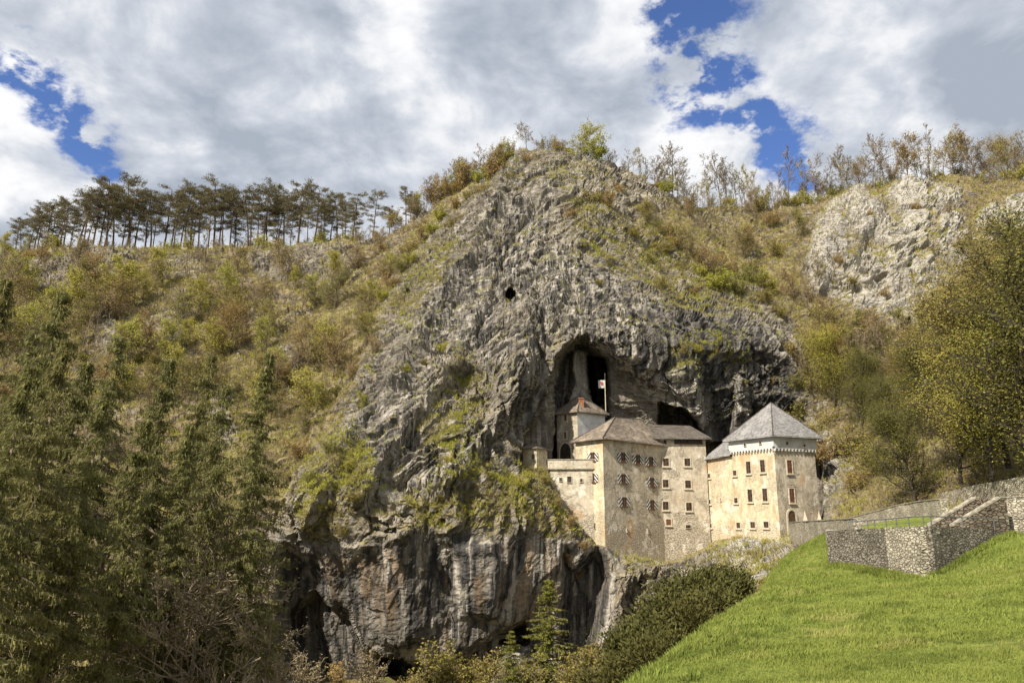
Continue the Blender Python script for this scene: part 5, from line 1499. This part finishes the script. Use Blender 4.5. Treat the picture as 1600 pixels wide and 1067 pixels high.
# left slope: hand placed accents, then fill
for kd, x, y, h in [('yg', 255, 450, 58), ('yg', 225, 470, 42), ('yg', 312, 500, 60), ('rust', 358, 560, 84), ('yg', 418, 555, 56), ('yg', 330, 565, 58), ('yg', 495, 480, 50), ('rust', 470, 585, 66), ('yg', 435, 600, 44), ('rust', 520, 590, 70), ('olive', 395, 620, 62), ('yg', 75, 520, 70), ('olive', 130, 530, 70), ('yg', 40, 545, 66), ('rust', 230, 560, 66), ('yg', 300, 545, 40), ('olive', 570, 545, 52), ('yg', 575, 470, 36), ('rust', 560, 425, 40), ('rust', 590, 400, 38), ('yg', 610, 425, 30), ('olive', 180, 470, 46), ('yg', 30, 470, 56), ('rust', 5, 505, 66), ('yg', 505, 640, 40), ('olive', 470, 680, 50), ('yg', 560, 650, 36), ('rust', 420, 660, 60), ('olive', 345, 640, 70), ('yg', 280, 615, 60), ('bare', 530, 480, 60), ('bare', 470, 500, 60), ('bare', 400, 500, 56)]:
    zone = 'high on the slope below the pines' if y < 500 else ('halfway down the slope below the pines' if y < 590 else 'low on the slope behind the spruces')
    plant_px(kd, x, y, h, zone, 'from the grey cliff', True)
for k in range(64):
    x = rnd.uniform(-20, 610); y = rnd.uniform(408, 640)
    if x > 540 and y > 520: continue
    kd = rnd.choice(['bare', 'bare', 'bare', 'olive', 'rust', 'rust', 'yg', 'srust', 'solive', 'sbare', 'sbare'])
    h = rnd.uniform(26, 54) * (0.6 if kd[0] == 's' else 1)
    zone = 'high on the slope below the pines' if y < 500 else ('halfway down the slope below the pines' if y < 590 else 'low on the slope behind the spruces')
    plant_px(kd, x, y, h, zone, 'from the grey cliff', True)
for k in range(66):
    x = rnd.uniform(-15, 600); y = rnd.uniform(430, 650)
    if x > 540 and y > 500: continue
    kd = rnd.choice(['slim', 'slim', 'slimbare', 'bare', 'slimbare', 'yg', 'olive', 'rust'])
    zone = 'high on the slope below the pines' if y < 500 else ('halfway down the slope below the pines' if y < 590 else 'low on the slope behind the spruces')
    plant_px(kd, x, y, rnd.uniform(48, 70 if kd in ('yg', 'olive', 'rust') else 88), zone, 'from the grey cliff', True)
# pine ridge undergrowth and the shoulder up to the summit
for x, kd, h in [(8, 'yg', 34), (40, 'yg', 30), (85, 'syg', 26), (130, 'sbare', 20), (200, 'sbare', 20), (270, 'syg', 22), (340, 'sbare', 22), (410, 'syg', 26), (425, 'slim', 46), (500, 'slimbare', 48), (560, 'sbare', 24), (590, 'srust', 22), (620, 'srust', 28)]:
    plant_px(kd, x, 0, h, 'under the pine row on the ridge', 'from the rocky summit', True, crest(x, rnd.uniform(0, 3)))
for k in range(26):
    plant_px(rnd.choice(['sbare', 'syg', 'sbare', 'slimbare', 'slim', 'srust']), 20 + k * 23 + rnd.uniform(-8, 8), 0, rnd.uniform(22, 42), 'in the undergrowth of the pine row', 'from the rocky summit', True, crest(20 + k * 23, rnd.uniform(4, 12)))
for x, kd, h in [(655, 'yg', 42), (668, 'bare', 52), (684, 'rust', 50), (698, 'bare', 48), (712, 'yg', 46), (724, 'bare', 52), (738, 'rust', 46), (747, 'bare', 56), (760, 'rust', 48), (772, 'bare', 40), (783, 'rust', 46), (793, 'syg', 30)]:
    plant_px(kd, x, 0, h, 'on the shoulder rising to the summit', 'from the summit', True, crest(x, rnd.uniform(0, 4)))
for x, y, kd, h in [(690, 350, 'syg', 24), (715, 335, 'srust', 22), (735, 320, 'solive', 22), (660, 385, 'rust', 36), (640, 405, 'srust', 28), (682, 375, 'syg', 22), (710, 365, 'solive', 20), (628, 430, 'solive', 24), (755, 308, 'srust', 22), (650, 420, 'syg', 22), (610, 455, 'srust', 26), (725, 352, 'srust', 20), (598, 440, 'rust', 36)]:
    plant_px(kd, x, y, h, 'on the shoulder just under the summit', 'from the summit', True)
for x, kd, h in [(806, 'sbare', 26), (826, 'bare', 50), (845, 'sbare', 26), (858, 'sbare', 30), (872, 'srust', 26), (896, 'syg', 34), (914, 'yg', 56), (930, 'syg', 36), (948, 'sbare', 24), (962, 'slimbare', 34), (976, 'sbare', 26)]:
    plant_px(kd, x, 0, h, 'on top of the rocky summit', 'from the pine row', False, crest(x, rnd.uniform(0, 2.5)))
for k in range(18):
    x = 650 + k * 8.3 + rnd.uniform(-3, 3)
    plant_px(rnd.choice(['sbare', 'srust', 'syg', 'sbare', 'srust', 'bare']), x, 0, rnd.uniform(22, 40), 'in the brush fringe of the shoulder', 'from the summit', True, crest(x, rnd.uniform(-.5, 3)))
# right crest
for k in range(40):
    x = 988 + k * 8.3 + rnd.uniform(-5, 5)
    kd = rnd.choice(['slim', 'slim', 'slimbare', 'slimbare', 'slim', 'bare', 'slim'])
    h = rnd.uniform(34, 78) * (1.25 if rnd.random() < .15 else 1) * (.75 if x < 1040 else 1)
    plant_px(kd, x, 0, h, 'on the wooded crest beside the summit', 'from the summit', False, crest(x, rnd.uniform(0, 7)))
for k in range(30):
    x = 985 + k * 10.8 + rnd.uniform(-5, 5)
    plant_px(rnd.choice(['slim', 'slimbare', 'bare']), x, 0, rnd.uniform(28, 56), 'among the thin trees of the crest', 'from the summit', False, crest(x, rnd.uniform(1, 9)))
for k in range(34):
    x = 1305 + k * 9.3 + rnd.uniform(-5, 5)
    kd = rnd.choice(['slim', 'slim', 'bare', 'slimbare', 'slimbare', 'rust', 'bare'])
    h = rnd.uniform(40, 92)
    plant_px(kd, x, 0, h, 'on the crest above the pale bluff', 'from the summit', False, crest(x, rnd.uniform(0, 8)))
for k in range(46):
    x = rnd.uniform(1010, 1300); y = rnd.uniform(335, 470)
    if y > 345 + (x - 1010) * .55 + 60 or (x > 1250 and y < 440 and y > 300 and x > 1262): continue
    kd = rnd.choice(['slimbare', 'slim', 'bare', 'srust', 'solive', 'rust', 'syg', 'olive'])
    h = rnd.uniform(28, 56) * (.6 if kd[:2] in ('sr', 'so', 'sy') else 1)
    plant_px(kd, x, y, h, 'on the slope below the wooded crest', 'from the cliff', False)
for k in range(30):
    x = 1000 + k * 20.5 + rnd.uniform(-8, 8)
    plant_px(rnd.choice(['sbare', 'srust', 'sbare', 'solive', 'syg']), x, 0, rnd.uniform(14, 28), 'on the crest among the slender trees', 'from the summit', False, crest(x, rnd.uniform(0, 4)))
# on the cliff ledges
for x, y, kd, h in [(905, 330, 'solive', 28), (925, 322, 'solive', 32), (945, 335, 'srust', 26), (890, 350, 'srust', 20), (965, 310, 'srust', 22), (1000, 345, 'srust', 26), (1020, 370, 'solive', 24), (985, 385, 'solive', 22), (1050, 395, 'srust', 26), (1010, 420, 'solive', 22), (1060, 430, 'solive', 24), (1090, 420, 'srust', 26), (950, 420, 'solive', 16), (935, 455, 'solive', 14), (1030, 460, 'solive', 22), (1110, 460, 'syg', 26), (1150, 470, 'solive', 28), (1185, 455, 'syg', 30), (1195, 480, 'solive', 28), (1140, 440, 'srust', 24), (1215, 500, 'solive', 26), (1080, 470, 'srust', 20),
                    (1060, 555, 'solive', 15), (1085, 550, 'syg', 15), (1110, 557, 'solive', 18), (1135, 562, 'solive', 15), (1040, 552, 'solive', 11), (1155, 600, 'solive', 14), (1200, 600, 'srust', 22), (1225, 560, 'srust', 26), (1235, 610, 'solive', 28), (1215, 640, 'srust', 22), (830, 260, 'srust', 18), (800, 285, 'solive', 16), (640, 590, 'syg', 14), (690, 560, 'syg', 20), (665, 575, 'solive', 16), (720, 640, 'syg', 12), (520, 720, 'solive', 30), (545, 745, 'syg', 24), (490, 760, 'solive', 30), (505, 800, 'syg', 26), (560, 790, 'solive', 20), (540, 830, 'solive', 22), (470, 720, 'srust', 34), (700, 730, 'syg', 16), (730, 745, 'syg', 16), (760, 760, 'solive', 14), (690, 780, 'solive', 18), (800, 770, 'syg', 20), (845, 760, 'solive', 16), (825, 750, 'syg', 14), (860, 800, 'srust', 18), (880, 830, 'srust', 20), (600, 470, 'syg', 24), (575, 510, 'syg', 26), (585, 560, 'rust', 34), (545, 600, 'rust', 40), (560, 530, 'olive', 40), (885, 880, 'srust', 22), (900, 900, 'srust', 20), (910, 860, 'srust', 18)]:
    zone = 'on the cliff above the great cave' if y < 545 else ('on the rock beside the castle roofs' if x > 1030 else ('on the grassy ledges beneath the castle' if x > 790 else 'on the weathered cliff beside the spruces'))
    plant_px(kd, x, y, h, zone, 'from the summit side' if x > 850 else 'from the castle', x <= 850)
# right slope
for x, y, kd, h in [(1305, 640, 'yg', 120), (1350, 665, 'olive', 105), (1290, 600, 'rust', 80), (1400, 600, 'bare', 90), (1330, 560, 'olive', 66), (1265, 560, 'rust', 60), (1370, 545, 'rust', 60), (1445, 590, 'rust', 80), (1250, 660, 'solive', 44), (1285, 690, 'srust', 50), (1325, 715, 'solive', 56), (1300, 735, 'srust', 40), (1365, 745, 'solive', 60), (1340, 770, 'srust', 40), (1395, 690, 'olive', 100), (1450, 680, 'olive', 110), (1260, 500, 'bare', 60), (1300, 520, 'rust', 56), (1280, 460, 'bare', 60), (1240, 470, 'rust', 44), (1345, 610, 'bare', 90), (1430, 640, 'rust', 90), (1385, 640, 'bare', 80), (1480, 560, 'rust', 70), (1490, 500, 'rust', 60), (1460, 530, 'bare', 60), (1530, 430, 'olive', 60), (1570, 400, 'rust', 56), (1590, 440, 'olive', 70), (1520, 470, 'rust', 60), (1270, 630, 'bare', 70), (1315, 600, 'bare', 70), (1410, 555, 'bare', 60), (1355, 520, 'sbare', 30), (1440, 505, 'sbare', 30), (1260, 440, 'bare', 50), (1510, 395, 'bare', 40), (1295, 560, 'olive', 70), (1375, 590, 'olive', 76)]:
    zone = 'on the wooded slope below the pale bluff' if y < 600 else 'on the bank above the castle road'
    plant_px(kd, x, y, h, zone, 'from the castle', False)
# shrubs and flowers of rock on the bluff
for x, y, kd, h in [(1330, 455, 'solive', 14), (1385, 470, 'srust', 16), (1420, 420, 'solive', 12), (1455, 400, 'srust', 14), (1360, 345, 'srust', 14), (1435, 330, 'srust', 18), (1475, 345, 'sbare', 22), (1500, 400, 'srust', 22), (1310, 420, 'srust', 16), (1400, 505, 'solive', 20), (1350, 500, 'solive', 18)]:
    plant_px(kd, x, y, h, 'clinging to the pale bluff', 'from the castle side', False)
# big trees close behind the terrace walls
BIGD = ['big dense dark olive tree', 'big dense rusty green tree', 'big dense yellow-green tree']
for x, y, Y, h, v, zone in [(1430, 785, 88, 150, 0, 'just above the stone walls'), (1548, 735, 74, 215, 2, 'above the terrace wall'), (1610, 740, 70, 330, 0, 'above the terrace wall'), (1500, 745, 80, 190, 1, 'above the terrace wall'), (1575, 720, 78, 270, 1, 'above the terrace wall'), (1640, 700, 74, 330, 0, 'above the terrace wall'), (1480, 700, 90, 170, 0, 'on the bank behind'), (1530, 640, 92, 190, 0, 'on the bank behind'), (1560, 600, 98, 170, 1, 'on the bank behind'), (1600, 560, 100, 180, 1, 'on the bank behind')]:
    p = at(x, y, Y)
    put(BIG[v], p - np.array([0, 0, .8]), h / pxm(p) / 14.0, BIGD[v], zone, x, 'broadleaf_tree', 'tree', 'big trees above the terrace walls', 'from the castle', False, sx=1.15)
for x, y, Y, v in [(1562, 425, 92, 1), (1598, 372, 96, 2), (1505, 500, 97, 0), (1625, 420, 86, 3)]:
    t = at(x, y, Y); H = 23.0
    put(SPR[v], (t[0], t[1], t[2] - H), H / 32.0, 'dark olive spruce', 'on the bank behind the terrace wall', x, 'spruce_tree', 'spruce tree', 'spruces behind the terrace wall', 'from the castle', False, sx=1.15)
# ---- dark evergreen bushes below the castle, conifers under the stained wall
YEW = []
for i in range(3):
    rng = np.random.default_rng(700 + i); segs = []; C = []; Dn = []
    for k in range(70):
        a = rng.random() * 6.283; e = rng.random() ** .6 * 1.15
        d = np.array([math.cos(a) * math.sin(e), math.sin(a) * math.sin(e), math.cos(e)]); L = 3.0 * (.6 + .45 * rng.random()); q = np.array([0, 0, -.3])
        for m_ in range(4):
            d = unit(d + rng.normal(size=3) * .14 + np.array([0, 0, .08])); q2 = q + d * L / 4; segs.append((q, q2, .035, .028))
            if m_:
                c = 60; C.append(q2 + rng.normal(size=(c, 3)) * .34); Dn.append(np.tile(unit(d + np.array([0, 0, .6])), (c, 1)))
            q = q2
    V1, Q1 = tubes(segs, 3); V3, Q3 = leaf_quads(np.concatenate(C), .15, rng, 0, .35, np.concatenate(Dn) * .8)
    YEW.append((mesh_np('yew', np.concatenate([V1, V3]), np.concatenate([Q1, Q3 + len(V1)]), [BARK, LF_YEW], np.concatenate([np.zeros(len(Q1)), np.ones(len(Q3))])), 3.0))
for x, y, Y, h, v in [(1128, 935, 93, 56, 0), (1090, 950, 90, 66, 1), (1050, 985, 86, 66, 2), (1010, 1030, 80, 72, 0), (1085, 985, 80, 58, 2), (1040, 1040, 74, 62, 1), (985, 1075, 76, 60, 2), (1120, 965, 82, 54, 1), (965, 1090, 84, 66, 0)]:
    p = at(x, y, Y)
    put(YEW[v], p - np.array([0, 0, .5]), h / pxm(p) / 3.0, 'dark evergreen bush', 'on the steep bank under the castle', x, 'evergreen_bush', 'bush', 'evergreen bushes under the castle', 'from the tower', True, sx=1.2)
LAR = [make_spruce('larch', 220 + i, 13, .03, 4.6, LF_LARCH, 2.0, (.15, .045), .55, .1) for i in range(2)]
for x, y, Y, v, lab in [(856, 905, 96, 0, 'young yellow-green conifer under the stained rock wall, taller one'), (800, 985, 92, 1, 'smaller yellow-green conifer'), (905, 1010, 95, 1, 'smaller yellow-green conifer')]:
    t = at(x, y, Y); H = 16.0 if v == 0 else 10
    put(LAR[v], (t[0], t[1], t[2] - H), H / 13.0, 'tall yellow-green conifer' if v == 0 else 'short yellow-green conifer', 'below the stained rock wall', x, 'conifer', 'conifer', 'young conifers below the stained rock wall', 'from the castle', True)
for x, y, Y, h, kd in [(690, 1075, 98, 66, 'solive'), (735, 1085, 96, 62, 'solive'), (770, 1080, 95, 60, 'srust'), (830, 1085, 92, 54, 'solive'), (795, 1082, 94, 56, 'sbare'), (945, 1065, 94, 66, 'solive'), (650, 1090, 98, 40, 'srust'), (580, 1080, 99, 66, 'sbare'), (530, 1090, 98, 50, 'srust'), (900, 1085, 90, 60, 'solive'), (925, 1040, 100, 34, 'srust'), (480, 1080, 96, 60, 'sbare')]:
    plant_px(kd, x, y, h, 'at the foot of the stained rock wall', 'from the castle', True, at(x, y, Y))
ser = {}
for t in PLANTS: ser.setdefault((t[1], t[2]), []).append(t)
for key, L in ser.items():
    L.sort(key=lambda t: -t[3] if t[7] else t[3])
    for i, (root, desc, zone, px, cat, group, anchor, rev) in enumerate(L):
        lab = f'{desc} {zone}' + (f', {ordinal(i + 1)} {anchor}' if len(L) > 1 else '')
        tag(root, lab, cat, group)

# ---- undergrowth that nobody could count
def scatter(name, N, weight, make, mats, label, cat, seed):
    rng = np.random.default_rng(seed)
    w = weight.ravel().copy(); area = (D ** 2).ravel(); area = area / area.max()
    w *= area; w /= w.sum()
    pick = rng.choice(len(w), N, p=w)
    P = G2.reshape(-1, 3)[pick]; Nn = NS.reshape(-1, 3)[pick]
    V, F, mi = make(rng, P, Nn)
    o = link(name, mesh_np(name, V, F, mats, mi)); tag(o, label, cat, kind='stuff')
def brush(rng, P, Nn):
    n = len(P); per_t, per_l = 9, 26
    h = 0.5 + 1.2 * rng.random(n) ** 1.5
    # twigs
    a = rng.random((n, per_t)) * 6.283; o = rng.random((n, per_t)) * .8
    d = np.stack([np.cos(a) * o, np.sin(a) * o, np.ones_like(a)], -1); L = h[:, None] * (.6 + .6 * rng.random((n, per_t)))
    b = P[:, None] + rng.normal(size=(n, per_t, 3)) * .12 - np.array([0, 0, .15]); t = b + d * L[..., None]
    wv = np.cross(d, rng.normal(size=d.shape)); wv /= np.linalg.norm(wv, axis=-1, keepdims=True); wv *= .028
    V1 = np.stack([b - wv, b + wv, t + wv * .4, t - wv * .4], 2).reshape(-1, 3)
    k = rng.integers(0, per_t, (n, per_l)); f = .3 + .75 * rng.random((n, per_l))
    bb = np.take_along_axis(b, k[..., None].repeat(3, -1), 1); tt = np.take_along_axis(t, k[..., None].repeat(3, -1), 1)
    C = bb + (tt - bb) * f[..., None] + rng.normal(size=bb.shape) * .13
    V2_, Q2 = leaf_quads(C.reshape(-1, 3), .085, rng, .3)
    Q1 = np.arange(len(V1)).reshape(-1, 4)
    zone = fbm(P * .09 + 11, 3); kind = np.where(zone + rng.normal(size=n) * .2 > .27, 1, np.where(zone + rng.normal(size=n) * .2 > .0, 2, 3))
    m2 = np.repeat(kind, per_l)
    return np.concatenate([V1, V2_]), np.concatenate([Q1, Q2 + len(V1)]), np.concatenate([np.zeros(len(Q1)), m2])
notcastle = 1 - pm(HOLLOW, 4, False)
slopew = np.clip(1 - rk, 0, 1) ** 2 * np.where((PX < -20) | (PX > 1640), .2, 1) * notcastle * np.where(PY > 830, .4, 1)
scatter('undergrowth', 11000, slopew + .0005, brush, [TWIG, LF_YG, LF_RUST, LF_TAN], 'low brown and yellow-green brush covering the hillsides', 'undergrowth', 41)
def tuft(rng, P, Nn):
    n = len(P); per = 8
    a = rng.random((n, per)) * 6.283; o = .25 + .8 * rng.random((n, per))
    d = np.stack([np.cos(a) * o, np.sin(a) * o, np.ones_like(a) * (.9 - .3 * o)], -1) + Nn[:, None] * .5
    d /= np.linalg.norm(d, axis=-1, keepdims=True)
    L = (.22 + .45 * rng.random((n, per)))
    b = P[:, None] + rng.normal(size=(n, per, 3)) * .16 - Nn[:, None] * .03; t = b + d * L[..., None] - np.array([0, 0, .12]) * rng.random((n, per, 1))
    wv = np.cross(d, rng.normal(size=d.shape)); wv /= np.linalg.norm(wv, axis=-1, keepdims=True); wv *= .045
    V = np.stack([b - wv, b + wv, t + wv * .3, t - wv * .3], 2).reshape(-1, 3)
    z = fbm(P * .15 + 3, 3); kind = np.where(z + rng.normal(size=n) * .25 > 0.0, 0, 1)
    return V, np.arange(len(V)).reshape(-1, 4), np.repeat(kind, per)
ledge = (np.clip(NS[..., 2], 0, 1) ** 1.5) * (0.10 + 1.6 * veg * rk) * np.clip(rk, 0, 1) * (1 - .92 * lower) * notcastle + .25 * slopew * np.clip(NS[..., 2], 0, 1)
scatter('ledge_grass', 60000, ledge + 1e-5, tuft, [LF_YG, LF_TAN], 'dry and green grass tufts growing on the rock ledges', 'grass', 42)
